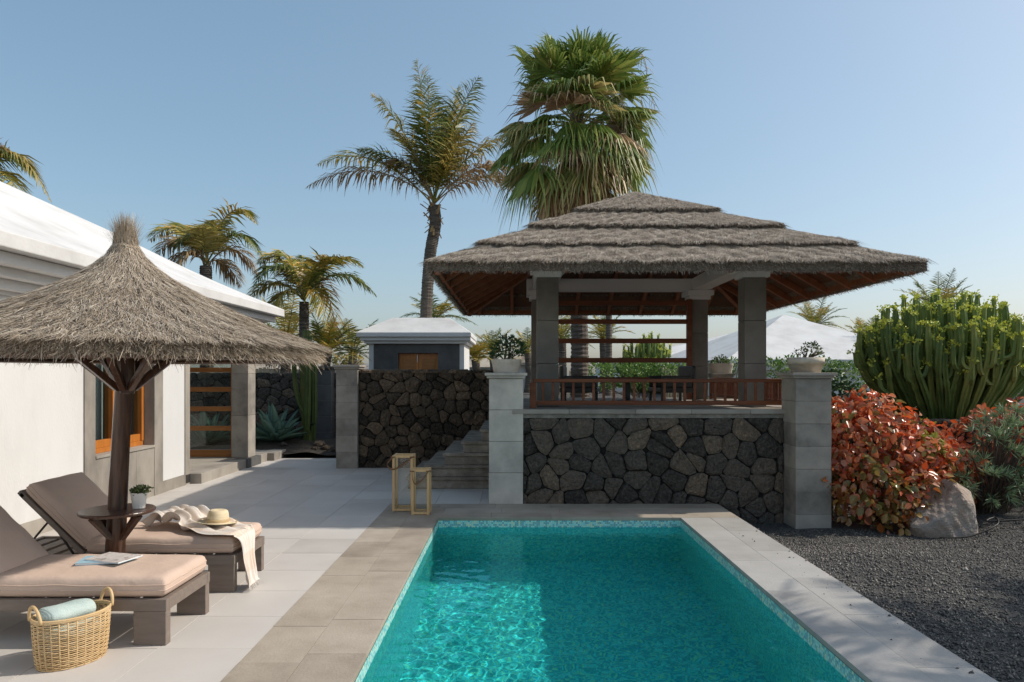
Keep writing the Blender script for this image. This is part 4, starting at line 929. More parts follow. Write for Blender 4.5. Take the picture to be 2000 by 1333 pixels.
def palm_rand(label, c, base, nf, L_, rad, mats, ll=.45, nl=34, lw=.035, el=(-.5, 1.2), droop=.4, group=None, sag=.5, name='palm_tree'):
    p = thing(name, label, 'palm', tuple(base), group=group); c = Vector(c); base = Vector(base)
    trunk(p, [base, base.lerp(c, .5) + Vector((rnd(-.1, .1), 0, 0)), c], [rad * 1.2, rad, rad])
    for i in range(nf):
        a = i * 2.39996 + rnd(-.2, .2); e = el[0] + (el[1] - el[0]) * (i + .5) / nf + rnd(-.1, .1); Lf = L_ * rnd(.85, 1.1)
        d = Vector((math.cos(a) * math.cos(e), math.sin(a) * math.cos(e), math.sin(e))); end = c + d * Lf - Vector((0, 0, sag * Lf * .3 * math.cos(e)))
        frond(p, c + d * .05, end, .12 * Lf * math.cos(e) + .04, M[random.choice(mats) if e > -.1 else mats[-1]], nl, ll, lw, droop, rr=.018)
    return p
# tall coconut palm left of the gazebo
p = palm_px('tall coconut palm with slender curved trunk left of the gazebo roof', (848, 402), 23.0,
    [(600, 365, .75, 'palm_dry', .9), (620, 322, .80, 'palm', .7), (700, 292, .45, 'palm_dark', .6), (727, 185, .55, 'palm', .6), (813, 118, .35, 'palm', .55), (770, 255, .4, 'palm', .6),
     (935, 152, .55, 'palm_dark', .55), (905, 205, .15, 'palm', .6), (880, 250, .10, 'palm_yellow', .7), (985, 270, .45, 'palm', .8), (1000, 330, .55, 'palm_dry', .9), (1045, 378, .75, 'palm_dry', .9),
     (925, 240, .25, 'palm_yellow', .7), (850, 190, .10, 'palm_dark', .5), (755, 325, .55, 'palm_dry', .9), (835, 150, .12, 'palm_dark', .5), (895, 170, .2, 'palm', .5)],
    (826, 760), .19, 1.25, [(833, 600), (840, 500), (850, 440)], nl=74, lw=.055, zground=.2)
c = at(848, 402, 23)
for i in range(26):                                    # ragged sheaths and old flower stalks under the crown
    a = rnd(0, 6.28); q = c + Vector((math.cos(a) * .12, math.sin(a) * .12, rnd(-.75, .1)))
    MB().bar(q, q + Vector((math.cos(a) * rnd(.15, .35), math.sin(a) * rnd(.15, .35), rnd(.05, .4) if i % 2 else -rnd(.1, .4))), rnd(.03, .08), .012).build('leaf_base', M['palm_dry'], p)
for i in range(5):
    q = at(790 + i * 4, 280 + i * 8, 22.6); frond(p, c, q + Vector((rnd(-.3, .2), rnd(-.2, .2), rnd(-.3, .2))), .25, M['fan_pale' if i % 2 else 'palm_dry'], 26, .3, .02, 1.2, rr=.012, start=.5)
# washingtonia fan palm
def fan(parent, S, d, petiole, rad, mat, droop=.35, nseg=26, spread=2.0, name='fan_leaf', curl=.15):
    S, d = Vector(S), Vector(d).normalized(); side = d.cross(Vector((0, 0, 1)))
    side = side.normalized() if side.length > .05 else Vector((1, 0, 0)); nrm = side.cross(d)
    H = S + d * petiole - Vector((0, 0, petiole * droop * .25)); m_ = MB(); m_.tube([S, S.lerp(H, .5) + Vector((0, 0, .04 * petiole)), H], [.022, .016, .012], 4)
    d2 = (d - Vector((0, 0, droop * .5))).normalized(); side = (side - d2 * side.dot(d2)).normalized(); nrm = side.cross(d2)
    for i in range(nseg):
        a = (i / (nseg - 1) - .5) * 2 * spread * .5 * 1.15; da = spread / nseg * .62
        Lr = rad * (1 - .22 * abs(a) / spread) * rnd(.82, 1.15); fold = .05 * rad * (1 if i % 2 else -1)
        def pt(ang, r, k): return H + (d2 * math.cos(ang) + side * math.sin(ang)) * r + nrm * (k - curl * abs(ang) * r) - Vector((0, 0, droop * r * r / rad * .45))
        jit = rnd(-.06, .06)
        p0, p1, p2, p3 = pt(a, .02, 0), pt(a - da, Lr * .45, fold), pt(a + da, Lr * .45, -fold), pt(a + jit, Lr * .78, 0)
        tip = pt(a + jit * 1.5, Lr, 0) - Vector((0, 0, (.10 + droop * .30) * Lr * rnd(.4, 1.3)))
        w_ = da * Lr * .30; sv = (side * math.cos(a) - d2 * math.sin(a)) * w_
        m_.add([p0, p1, p2, p3 - sv, p3 + sv, tip], [(0, 1, 2), (1, 3, 4, 2), (3, 5, 4)])
    return m_.build(name, mat, parent)
WY = 17.5
wc = at(1128, 224, WY); wb = at(1132, 745, WY); wb.z = .9
wp = thing('fan_palm', 'big shaggy fan palm with a skirt of dead leaves behind the gazebo', 'palm', tuple(wb))
trunk(wp, [wb, at(1130, 600, WY), at(1112, 400, WY), wc + Vector((0, 0, .1))], [.24, .20, .19, .17])
for i in range(70):
    a = i * 2.39996 + rnd(-.15, .15); f = (i + .5) / 70; e = 1.35 - 1.65 * f + rnd(-.28, .28)
    d = Vector((math.cos(a) * math.cos(e), math.sin(a) * math.cos(e), math.sin(e)))
    mt = 'fan' if f < .35 else random.choice(['fan', 'fan_mixed', 'fan_mixed', 'fan', 'fan_dry'])
    fan(wp, wc + Vector((d.x * .15, d.y * .15, .25 - .9 * f)), d, rnd(.75, 1.3), rnd(.84, 1.27), M[mt], .15 + .8 * f * rnd(.6, 1.2), 26, 2.3)
for i in range(18):                                    # loose leaves between the tiers
    a = rnd(0, 6.28); e = rnd(-.35, .55); d = Vector((math.cos(a) * math.cos(e), math.sin(a) * math.cos(e), math.sin(e)))
    fan(wp, wc + Vector((d.x * .15, d.y * .15, rnd(-.5, .15))), d, rnd(.5, 1.2), rnd(.75, 1.2), M[random.choice(['fan', 'fan', 'fan_mixed', 'fan_dry', 'palm_yellow'])], rnd(.3, 1.0), 24, rnd(1.6, 2.4))
for i in range(16):                                    # lower green-yellow leaves over the skirt
    a = i * 2.39996; e = -rnd(.1, .7); d = Vector((math.cos(a) * math.cos(e), math.sin(a) * math.cos(e), math.sin(e)))
    fan(wp, wc + Vector((d.x * .2, d.y * .2, -.35 - rnd(0, .55))), d, rnd(.6, 1.05), rnd(.8, 1.1), M[random.choice(['fan', 'fan_mixed', 'fan_mixed', 'palm_yellow', 'fan_dry'])], rnd(.6, .9), 22, 2.0)
for i in range(100):                                    # dead skirt
    a = i * 2.39996; z = -.5 - 2.1 * (i / 100); e = -rnd(.85, 1.35)
    d = Vector((math.cos(a) * math.cos(e), math.sin(a) * math.cos(e), math.sin(e)))
    cx_ = at(1128 - 14 * (i / 100), 205, WY).x
    fan(wp, Vector((cx_ + math.cos(a) * .22, wc.y + math.sin(a) * .22, wc.z + z)), d, rnd(.5, .85), rnd(.75, 1.05), M['fan_dry'], .8, 16, 1.5, name='dead_leaf')
def stalk(parent, pts, mat, n=26, name='flower_stalk'):
    m_ = MB(); m_.tube([cat(pts, q) for q in np.linspace(0, len(pts) - 1.001, 12)], list(np.linspace(.02, .006, 12)), 5)
    for k in range(n):
        q = cat(pts, (len(pts) - 1.001) * (.45 + .55 * k / n)); d = Vector((rnd(-.25, .25), rnd(-.25, .25), -rnd(.1, .4))); m_.tube([q, q + d * .5 + Vector((0, 0, .04)), q + d], [.008, .006, .004], 4)
    return m_.build(name, mat, parent)
for (ex, ey, mx, my) in ((1265, 175, 1235, 100), (1255, 230, 1225, 140), (1215, 260, 1195, 150), (1100, 180, 1110, 110), (1075, 210, 1095, 140), (1225, 330, 1200, 180), (1280, 215, 1225, 160), (1150, 270, 1140, 150), (1195, 240, 1180, 130)):
    Yq = 16.9 + rnd(-.5, .5); stalk(wp, [wc, at((1128 + mx) / 2, my + 25, Yq), at(mx, my, Yq), at((mx + ex) / 2 + 8, (my + ey) / 2 - 25, Yq), at(ex, ey, Yq)], M['fan_pale'])
# palms behind the villa and the garden wall
palm_px('coconut palm rising behind the villa roof, right of the parasol tip', (402, 520), 20,
    [(292, 470, .62, 'palm', .7), (300, 505, .6, 'palm_dry', .9), (355, 440, .3, 'palm', .5), (500, 436, .85, 'palm', .6), (512, 500, .75, 'palm_dark', .9), (508, 545, .65, 'palm_dry', .9), (420, 430, .15, 'palm_yellow', .6),
     (330, 540, .5, 'palm_dry', 1.0), (470, 560, .4, 'palm_dry', 1.0), (395, 445, .1, 'palm_yellow', .6), (345, 480, .4, 'palm_dark', .8)], (405, 760), .17, .85, nl=60, lw=.05, zground=-.05)
palm_px('coconut palm with brown drooping frond beside the end of the villa roof', (594, 590), 19,
    [(735, 578, .62, 'palm_dark', .8), (706, 520, .55, 'palm', .6), (655, 505, .4, 'palm', .6), (505, 515, .55, 'palm', .8), (495, 560, .7, 'palm_dark', .8), (478, 590, .5, 'palm_yellow', .9), (540, 500, .45, 'palm', .7), (520, 620, .4, 'palm_yellow', .9),
     (666, 690, 1.15, 'palm_dry', .9), (640, 640, .6, 'palm', .9), (590, 500, .1, 'palm', .5), (555, 545, .5, 'fan_pale', 1.0), (625, 530, .2, 'palm_dark', .6)], (594, 760), .13, .78, nl=60, lw=.048, zground=-.05)
palm_rand('young date palm with stiff dark green fronds above the block pillar', at(640, 690, 20), at(640, 760, 20), 22, 1.25, .13, ['palm_dark', 'palm_dark', 'palm'], .34, 30, .03, (-.15, 1.35), .15, sag=.25)
palm_rand('yellowing palm half hidden behind the end of the villa roof', at(560, 670, 24), Vector((-7.7, 24, 0)), 20, 2.2, .16, ['palm_yellow', 'palm_yellow', 'palm'], .5, 34, .035, (-.2, 1.3), .7)
palm_rand('olive green palm behind the young date palm, left of the store', at(690, 690, 27), Vector((-6.1, 27, 0)), 18, 1.9, .16, ['palm', 'palm_yellow', 'palm_dark'], .45, 32, .035, (-.3, 1.2), .5)
palm_px('palm behind the villa roof at the left edge of the picture', (-70, 380), 17, [(98, 392, 1.1, 'palm_yellow', .8), (70, 350, .7, 'palm_dark', .8), (10, 290, .4, 'palm_dry', .7), (-180, 300, .6, 'palm', .6), (60, 420, .8, 'palm', .9), (-60, 270, .2, 'palm', .6), (-200, 400, .6, 'palm', .7)], (-80, 760), .17, .85, nl=60, lw=.05, zground=0)
palm_rand('small palm with pale fronds showing above the white roofed store', at(850, 625, 34), Vector((-3.8, 34, .5)), 18, 1.9, .15, ['palm_yellow', 'palm', 'palm_dark'], .5, 30, .04, (-.1, 1.1), .6)
for (px_, py_, Y_, L_, lb) in ((962, 694, 30, 1.35, 'grey green date palm seen above the planter on the pale pillar'), (928, 702, 28, .85, 'small bright green palm right of the white roofed store'), (1030, 690, 33, 1.3, 'date palm left of the front gazebo column'),
                               (1098, 668, 29, 1.5, 'palm with pale trunk behind the left end of the timber screen'), (1178, 662, 30, 1.4, 'date palm between the trunks behind the timber screen')):
    c_ = at(px_, py_, Y_); palm_rand(lb, c_, Vector((c_.x, c_.y, .8)), 18, L_, .16, ['palm_dark', 'palm', 'palm'], .36, 28, .03, (-.25, 1.3), .2, group='background palms', sag=.35)
sp = at(1188, 470, 27); palm_rand('slim grey palm trunk right of the fan palm behind the gazebo', sp, Vector((sp.x - .0, 27, .8)), 14, 1.6, .12, ['palm', 'palm_dark'], .4, 28, .03, (-.4, 1.0), .5)
sp = at(1146, 480, 25); palm_rand('dark palm trunk close behind the fan palm trunk', sp, Vector((sp.x, 25, .8)), 14, 1.7, .12, ['palm_dark', 'palm_dry'], .4, 28, .03, (-.6, .8), .6)
for (px_, py_, Y_, L_, lb) in ((1832, 618, 25, 1.75, 'date palm standing behind the big euphorbia'), (1592, 640, 33, 1.6, 'date palm crown over the peak of the far white roof'), (1692, 672, 30, 1.35, 'date palm at the right slope of the far white roof')):
    c_ = at(px_, py_, Y_); palm_rand(lb, c_, Vector((c_.x, c_.y, .6)), 24, L_, .2, ['palm_dark', 'palm_dark', 'palm'], .36, 32, .03, (-.3, 1.2), .15, group='background palms', sag=.4)
# palms outside the picture on the right: their crowns shade the coping and the gravel
for (c_, L_, lb) in (((8.1, 4.1, 5.0), 2.5, 'date palm outside the picture on the right, nearer one'), ((10.4, 5.5, 5.1), 2.1, 'date palm outside the picture on the right, farther one')):
    palm_rand(lb, Vector(c_), Vector((c_[0], c_[1], .1)), 24, L_, .2, ['palm_dark', 'palm'], .5, 40, .045, (-.5, 1.3), .2)

# ------------------------------------------------------------------ shrubs
def blob_points(blobs, n, cam_bias=True, shell=.28):
    P, Nn = [], []; vol = np.array([b[3] ** 2 for b in blobs]); vol = vol / vol.sum()
    while len(P) < n:
        bi = RNG.choice(len(blobs), p=vol); bx, by, bz, br = blobs[bi][:4]; sq = blobs[bi][4] if len(blobs[bi]) > 4 else 1.0
        d = RNG.normal(size=3); d /= np.linalg.norm(d)
        if d[2] < -.55: continue
        if cam_bias and d[1] > .5 and RNG.random() < .75: continue
        lump = 1 + .10 * math.sin(5 * d[0] + 7 * d[2] + bx * 9) + .07 * math.sin(11 * d[2] - 6 * d[1] + by * 5)
        r = br * lump * (1 - shell * RNG.random() ** 1.7)
        p = np.array((bx + d[0] * r, by + d[1] * r, bz + d[2] * r * sq))
        if any(math.dist(p, b[:3]) < b[3] * .72 for k, b in enumerate(blobs) if k != bi and (len(b) < 5)): continue
        P.append(p); Nn.append(d)
    return np.array(P), np.array(Nn)
def shrub(label, blobs, n, size, mat, cat_='shrub', name='shrub', base=None, down=.35, ratio=.5, stems=10, group=None, simple=False, spike=False, jit=.6, shell=.3, bias=True):
    b0 = blobs[0]; base = base or (b0[0], b0[1], b0[2] - b0[3]); s_ = thing(name, label, cat_, base, group=group)
    P, Nn = blob_points(blobs, n, bias, shell)
    D = Nn * .7 + np.array((0, 0, -down)) + RNG.normal(size=P.shape) * jit
    L_ = RNG.uniform(size[0], size[1], n); leaves('foliage', P, D, Nn + RNG.normal(size=P.shape) * .5, L_, L_ * ratio, mat, s_, simple=simple)
    for k in range(stems):
        q = P[RNG.integers(n)]; a = Vector(base) + Vector((rnd(-.1, .1), rnd(-.1, .1), 0)); m_ = (a + Vector(q)) / 2 + Vector((rnd(-.1, .1), rnd(-.1, .1), .1))
        MB().tube([a, m_, Vector(q)], [.018, .012, .005], 5).build('stem', M['stem'], s_)
    return s_, P, Nn
# copper-leaf shrub right of the block pillar: the leaves nearest the eye are single pieces
blobs = [(4.78, 9.95, .72, .80), (5.32, 10.0, .52, .76), (5.86, 10.1, .36, .66), (4.62, 9.42, .20, .55), (5.02, 9.38, .10, .55), (5.4, 9.6, .15, .55)]
cs, P, Nn = shrub('large copper leaf shrub glowing red and orange beside the block pillar', blobs, 10, (.1, .12), M['red_leaf'], base=(5.0, 9.8, -.3), stems=26)
bpy.data.objects.remove([o for o in cs.children if o.name.startswith('foliage')][0])
n = 4300; P, Nn = blob_points(blobs, n, True, .45); D = Nn * .45 + np.array((0, 0, -.75)) + RNG.normal(size=P.shape) * .6; Nf = Nn + np.array((0, -.2, .35)) + RNG.normal(size=P.shape) * .7
L_ = RNG.uniform(.06, .14, n)
score = P[:, 1] - .6 * P[:, 2] + RNG.random(n) * .5
order = np.argsort(score); near, far = order[:290], order[290:]
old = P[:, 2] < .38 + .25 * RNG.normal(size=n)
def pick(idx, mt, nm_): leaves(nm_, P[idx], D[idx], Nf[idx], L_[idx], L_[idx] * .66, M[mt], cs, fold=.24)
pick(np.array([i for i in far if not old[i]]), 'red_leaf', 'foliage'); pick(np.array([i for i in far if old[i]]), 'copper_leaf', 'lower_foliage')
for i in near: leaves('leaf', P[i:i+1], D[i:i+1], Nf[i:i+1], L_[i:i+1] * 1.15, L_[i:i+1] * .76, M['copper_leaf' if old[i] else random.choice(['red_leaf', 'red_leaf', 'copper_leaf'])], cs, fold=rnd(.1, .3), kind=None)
shrub('red copper leaf shrub at the right edge below the euphorbia', [(7.15, 10.75, .55, .62), (7.75, 10.7, .65, .68), (6.7, 10.7, .35, .45), (8.3, 10.8, .6, .6)], 1500, (.08, .14), M['red_leaf'], base=(7.4, 10.75, -.2), ratio=.65, down=.7)
shrub('lime green tuft in the middle of the copper leaf shrub', [(5.62, 9.62, .78, .20, .7)], 130, (.07, .12), M['lime_leaf'], base=(5.6, 9.9, .1), stems=3)
shrub('yellow green tuft at the top edge of the copper leaf shrub', [(5.85, 10.25, .98, .16, .9)], 90, (.07, .12), M['lime_leaf'], base=(5.8, 10.3, .1), stems=3)
shrub('green leafy bush behind the block pillar, above the red shrub', [(5.15, 11.05, 1.22, .42), (4.95, 11.1, 1.45, .35)], 900, (.06, .10), M['dark_leaf'], base=(5.1, 11.05, .2))
# narrow-leaved silvery shrub
def tuft_shrub(label, blobs, nt, base):
    s_ = thing('narrow_leaf_shrub', label, 'shrub', base); P, Nn = blob_points(blobs, nt, True, .4); PP, DD = [], []
    for p, q in zip(P, Nn):
        k = 22; d = RNG.normal(size=(k, 3)) * .75 + q * 1.1; PP.append(np.tile(p, (k, 1))); DD.append(d)
        MB().tube([Vector(base) + Vector((rnd(-.2, .2), rnd(-.1, .1), 0)), (Vector(base) + Vector(p)) / 2 + Vector((0, 0, .1)), Vector(p)], [.014, .010, .006], 4).build('stem', M['stem'], s_)
    PP, DD = np.concatenate(PP), np.concatenate(DD); n = len(PP)
    leaves('foliage', PP, DD, RNG.normal(size=(n, 3)), RNG.uniform(.10, .19, n), RNG.uniform(.010, .017, n), M['silver_leaf'], s_, simple=True)
tuft_shrub('silvery green narrow leaved shrub beside the boulder at the right edge', [(6.25, 9.55, .25, .42), (6.65, 9.75, .48, .52), (7.1, 9.7, .35, .5), (7.0, 10.0, .8, .45)], 150, (6.6, 9.8, -.2))
# boulder
BPL = [(Vector(q).normalized(), l) for q, l in (((.9, -.35, .35), .74), ((-.66, -.30, .66), .64), ((.15, -1, .15), .78), ((.5, -.4, .8), .88), ((-.35, -.8, -.2), .84))]
bo = thing('boulder', 'brown volcanic boulder lying in front of the copper leaf shrub', 'boulder', (5.45, 8.98, -.3)); nb, nl_ = 72, 40; m_ = MB()
for j in range(nl_ + 1):
    for i in range(nb):
        t, q = 2 * math.pi * i / nb, math.pi * (j / nl_ - .5); d = Vector((math.cos(t) * math.cos(q), math.sin(t) * math.cos(q), math.sin(q)))
        r = 1 + .16 * math.sin(2.1 * d.x + 1.5 * d.z + .6) + .10 * math.sin(4.3 * d.y + 3.1 * d.x) + .05 * math.sin(9 * d.z + 5 * d.x); 
        for pl, lim in BPL:
            if d.dot(pl) * r > lim: r = lim / d.dot(pl)
        r *= 1 + .02 * math.sin(17 * d.x + 13 * d.z) * math.sin(11 * d.y)
        m_.v.append((5.45 + d.x * r * .50 + .12 * d.z, 8.98 + d.y * r * .34, -.10 + d.z * r * .42))
for j in range(nl_):
    for i in range(nb): m_.f.append((j * nb + i, j * nb + (i + 1) % nb, (j + 1) * nb + (i + 1) % nb, (j + 1) * nb + i))
m_.build('stone', M['boulder'], bo, smooth=False)
hs = thing('irrigation_hose', 'thin black drip hose running over the gravel to the boulder', 'hose', (6, 8.6, -.2))
MB().tube([cat([Vector((5.2, 8.62, -.24)), Vector((5.55, 8.60, -.22)), Vector((5.95, 8.7, -.10)), Vector((6.1, 8.95, -.06)), Vector((5.95, 8.85, -.09)), Vector((6.5, 8.82, -.05)), Vector((8.5, 8.9, .05))], q) for q in np.linspace(0, 5.999, 60)], .011, 6).build('tube', M['rubber'], hs, smooth=True)
# ------------------------------------------------------------------ candelabra euphorbia
def euphorbia(label, base, nst, RX, RY, H, r, base_r=.35, tips=True, lean=.0, group=None):
    e = thing('euphorbia', label, 'euphorbia', tuple(base), group=group); base = Vector(base); TP, TN = [], []
    for k in range(nst):
        a = k * 2.39996; f = math.sqrt((k + .5) / nst); tx, ty = math.cos(a) * f * RX, math.sin(a) * f * RY
        h = H * (1 - .26 * f ** 2.5) * rnd(.78, 1.05)
        if k % 9 == 0: h *= rnd(.6, .85)
        b0 = Vector((math.cos(a) * f * base_r, math.sin(a) * f * base_r * .7, 0)); pts = []
        wob = (rnd(-.05, .05), rnd(-.05, .05))
        for i in range(15):
            s_ = i / 14; hz = s_ ** 1.05 * h; q = math.sin(min(1, s_ * 1.12) * math.pi / 2)
            pts.append(base + b0 + Vector(((tx - b0.x) * q + wob[0] * math.sin(s_ * 6) + lean * s_, (ty - b0.y) * q + wob[1] * math.sin(s_ * 5), hz)))
        m_ = MB(); rs = [r * rnd(.82, 1.16) for i in range(15)]; rs[-1] *= .75
        m_.tube(pts, rs, 10, star=.42)
        TP.append(pts[-1]); TN.append((pts[-1] - pts[-2]).normalized())
        for bq in range(random.choice((1, 2, 3))):       # side arms turning upwards
            i = random.randint(6, 10); aa = rnd(0, 6.28); o = Vector((math.cos(aa), math.sin(aa) * .8, 0)) * rnd(.10, .2); hh = rnd(.25, .6) * h * .5
            q0 = pts[i]; q1 = q0 + o + Vector((0, 0, .08)); q2 = q0 + o * 1.25 + Vector((0, 0, hh)); q2.z = min(q2.z, base.z + H * .98)
            m_.tube([q0, q0 + o * .6 + Vector((0, 0, .02)), q1, (q1 + q2) / 2, q2], [r * .7, r * .8, r * .85, r * .85, r * .65], 10, star=.32); TP.append(q2); TN.append(Vector((0, 0, 1)))
        m_.build('branch', M['euphorbia'], e)
    if tips:
        PP = np.concatenate([np.array(t)[None] + RNG.normal(size=(26, 3)) * np.array((r * .75, r * .75, r * .6)) for t in TP]); n = len(PP)
        D = RNG.normal(size=(n, 3)) + np.array((0, 0, 1.0)); leaves('flower', PP, D, RNG.normal(size=(n, 3)), RNG.uniform(.03, .055, n), RNG.uniform(.026, .045, n), M['euph_tip'], e, simple=False)
euphorbia('huge candelabra euphorbia with yellow green tips at the right edge', (7.62, 12.5, .98), 165, 1.50, 1.05, 2.12, .048, .72)
tb = at(1265, 706, 30); euphorbia('yellow topped euphorbia seen through the timber screen of the gazebo', (tb.x, 30, .6), 60, 1.25, 1.0, 2.85, .06)
# ------------------------------------------------------------------ hedges and bushes further back
def hb(label, px0, px1, py0, py1, Y, mat, n, size, nb=4, z0=.9, **k):
    a, b = at(px0, py1, Y), at(px1, py0, Y); r = (b.z - a.z) / 2 * 1.02; bl = []
    for i in range(nb): f = (i + .5) / nb; bl.append((a.x + (b.x - a.x) * f, Y + rnd(-.2, .2), (a.z + b.z) / 2 + rnd(-.08, .02), r * rnd(.9, 1.1)))
    return shrub(label, bl, n, size, mat, base=((a.x + b.x) / 2, Y, z0), down=.1, **k)
hb('bright leafy hedge behind the timber screen of the gazebo', 1155, 1345, 706, 770, 21, M['hedge'], 2600, (.06, .11), 6)
hb('sunlit green bush right of the gazebo column, behind the bowl planter', 1495, 1660, 700, 775, 16, M['hedge'], 2200, (.05, .09), 5)
hb('green bush far right beyond the euphorbia', 1945, 2040, 738, 800, 24, M['hedge'], 900, (.07, .12), 3, z0=-.2)
hb('olive green shrubs behind the left end of the far white house', 1395, 1450, 700, 760, 19, M['hedge'], 700, (.05, .09), 2)
hb('bushy green plant over the picket fence at the far left', 525, 575, 690, 722, 24, M['dark_leaf'], 500, (.07, .12), 2, z0=.4)
hb('light green bushes beyond the garden wall, left of the store', 655, 705, 690, 725, 30, M['palm_yellow'], 500, (.08, .14), 2, z0=.4)
hb('grey green scrub near the sea at the right edge', 1880, 2060, 752, 800, 40, M['silver_leaf'], 900, (.12, .2), 5, z0=-.5)
# ------------------------------------------------------------------ agaves, cactus, rocks in the bed
bed = [(x, y, .05 + .30 * math.exp(-((x + 5.3) ** 2) / 2.5) * math.exp(-((y - 16.2) ** 2) / 1.2) + .03 * math.sin(7 * x + 3 * y)) for y in np.linspace(14.83, 17.24, 14) for x in np.linspace(-7.6, -3.3, 30)]
tag(np_mesh('garden_bed', bed, [(j * 30 + i, j * 30 + i + 1, (j + 1) * 30 + i + 1, (j + 1) * 30 + i) for j in range(13) for i in range(29)], M['soil'], smooth=True), kind='structure')
def agave(label, c, r, h, nl_=30):
    a = thing('agave', label, 'agave', c)
    for i in range(nl_):
        t = i * 2.39996; f = (i + .5) / nl_; el = 1.35 - 1.15 * f; ln = r * (1.0 + .25 * math.sin(i)) ; d = Vector((math.cos(t), math.sin(t), 0)); m_ = MB(); rows = []
        for k in range(7):
            s_ = k / 6; rr = ln * s_; p = Vector(c) + d * (.04 + rr * math.cos(el)) + Vector((0, 0, .06 + rr * math.sin(el) * h - .10 * s_ * s_ * f * ln)); wd = r * .15 * (math.sin(math.pi * min(1, s_ * .82 + .18)) ** .8) * (1 if k < 6 else 0); sd = Vector((-d.y, d.x, 0)); up = Vector((-d.x * math.sin(el), -d.y * math.sin(el), math.cos(el)))
            m_.v += [tuple(p - sd * wd + up * wd * .45), tuple(p - up * .012), tuple(p + sd * wd + up * wd * .45), tuple(p - up * (.012 + .035 * (1 - s_)))]
        for k in range(6):
            q = 4 * k; m_.f += [(q, q + 1, q + 5, q + 4), (q + 1, q + 2, q + 6, q + 5), (q + 3, q, q + 4, q + 7), (q + 2, q + 3, q + 7, q + 6)]
        m_.build('leaf', M['agave'], a, smooth=True)
agave('blue green agave rosette in the bed left of the cactus', (-5.30, 15.75, .22), .78, .95)
agave('agave rosette seen through the glazed porch door', (-6.9, 15.9, .15), .75, .95)
ca = thing('column_cactus', 'tall ribbed column cactus in front of the dark garden pillar', 'cactus', (-4.72, 15.9, .1))
for (pts, r) in (([(-4.60, 15.9, .15), (-4.70, 15.9, .9), (-4.72, 15.9, 1.7), (-4.66, 15.9, 2.75)], .085), ([(-4.66, 15.8, .15), (-4.60, 15.78, 1.0), (-4.58, 15.8, 2.6)], .075), ([(-4.68, 15.85, .9), (-4.80, 15.85, 1.12), (-4.90, 15.85, 1.6), (-4.93, 15.85, 2.45)], .055), ([(-4.55, 15.95, .1), (-4.5, 15.95, .9), (-4.5, 15.95, 2.2)], .07)):
    pts = [Vector(p) for p in pts]; MB().tube([cat(pts, q) for q in np.linspace(0, len(pts) - 1.001, 16)], r, 14, star=.25).build('stem', M['cactus'], ca, smooth=False)
for i in range(16):
    x, y = rnd(-6.1, -3.6), rnd(15.15, 15.9); z = .06 + .30 * math.exp(-((x + 5.3) ** 2) / 2.5) * math.exp(-((y - 16.2) ** 2) / 1.2); r = rnd(.05, .13)
    m_ = MB(); m_.lathe([(.0, -1), (.7, -.75), (1, -.1), (.85, .5), (.45, .85), (0, .95)], 8); m_.v = [(x + vx * r * rnd(.8, 1.2), y + vy * r * rnd(.8, 1.2), z + vz * r * .7 * rnd(.8, 1.2)) for vx, vy, vz in m_.v]
    tag(m_.build('lava_rock', M['lava_brown' if i % 3 else 'lava'], None), 'rough dark lava rock in the bed below the agave', 'rock', 'lava rocks in the agave bed')
# ------------------------------------------------------------------ planters
def planter(label, c, sx, sy, h, mat_leaf, n, bl, size, round_=False, simple=False):
    p = thing('planter', label, 'planter', c)
    if round_: prf = [(0, 0), (.78, 0), (.92, .12 * h / .2), (1, .55 * h), (.98, h), (.90, h), (.88, h * .7), (0, h * .7)]
    else: prf = [(0, 0), (.86, 0), (.88, .01), (1.0, h - .05), (1.03, h - .045), (1.03, h), (.94, h), (.92, h * .75), (0, h * .75)]
    m_ = MB(); nn_ = 32; e_ = 2.0 if round_ else 4.5
    for r_, z in prf:
        for j in range(nn_):
            t = 2 * math.pi * j / nn_; q = (abs(math.cos(t)) ** e_ + abs(math.sin(t)) ** e_) ** (-1 / e_); wv = 1 + .012 * math.sin(5 * t + 9 * z)
            m_.v.append((r_ * sx * q * math.cos(t) * wv, r_ * sy * q * math.sin(t) * wv, z))
    for i in range(len(prf) - 1):
        for j in range(nn_): a = i * nn_ + j; b = i * nn_ + (j + 1) % nn_; m_.f.append((a, b, b + nn_, a + nn_))
    m_.build('pot', M['planter'], p, smooth=round_, world=False)
    P, Nn = blob_points([(x + c[0], y + c[1], z + c[2], r) for x, y, z, r in bl], n, False, .6); D = Nn + RNG.normal(size=P.shape) * .6; L_ = RNG.uniform(size[0], size[1], n)
    leaves('foliage', P, D, RNG.normal(size=P.shape), L_, L_ * .6, mat_leaf, p)
    for k in range(9):
        q = Vector(P[RNG.integers(n)]) - Vector(c); MB().tube([(rnd(-.04, .04), rnd(-.03, .03), h * .7), q * .5 + Vector((0, 0, h * .45)), q], [.014, .009, .004], 5).build('stem', M['stem'], p, world=False)
planter('oblong pale stone planter with a dark leafy bush on the left pillar', (-.10, 9.78, 1.776), .20, .14, .185, M['dark_leaf'], 520, [(-.04, 0, .30, .16), (.08, 0, .33, .15), (.0, 0, .40, .12), (-.12, 0, .25, .10), (.16, 0, .30, .10)], (.03, .055))
planter('rounded pale stone bowl with a small jade bush on the right pillar', (3.90, 9.42, 1.776), .24, .20, .20, M['jade'], 260, [(.05, 0, .30, .10), (.12, 0, .28, .10), (-.06, 0, .27, .07), (-.13, 0, .26, .05), (.08, 0, .33, .08)], (.022, .04), True)
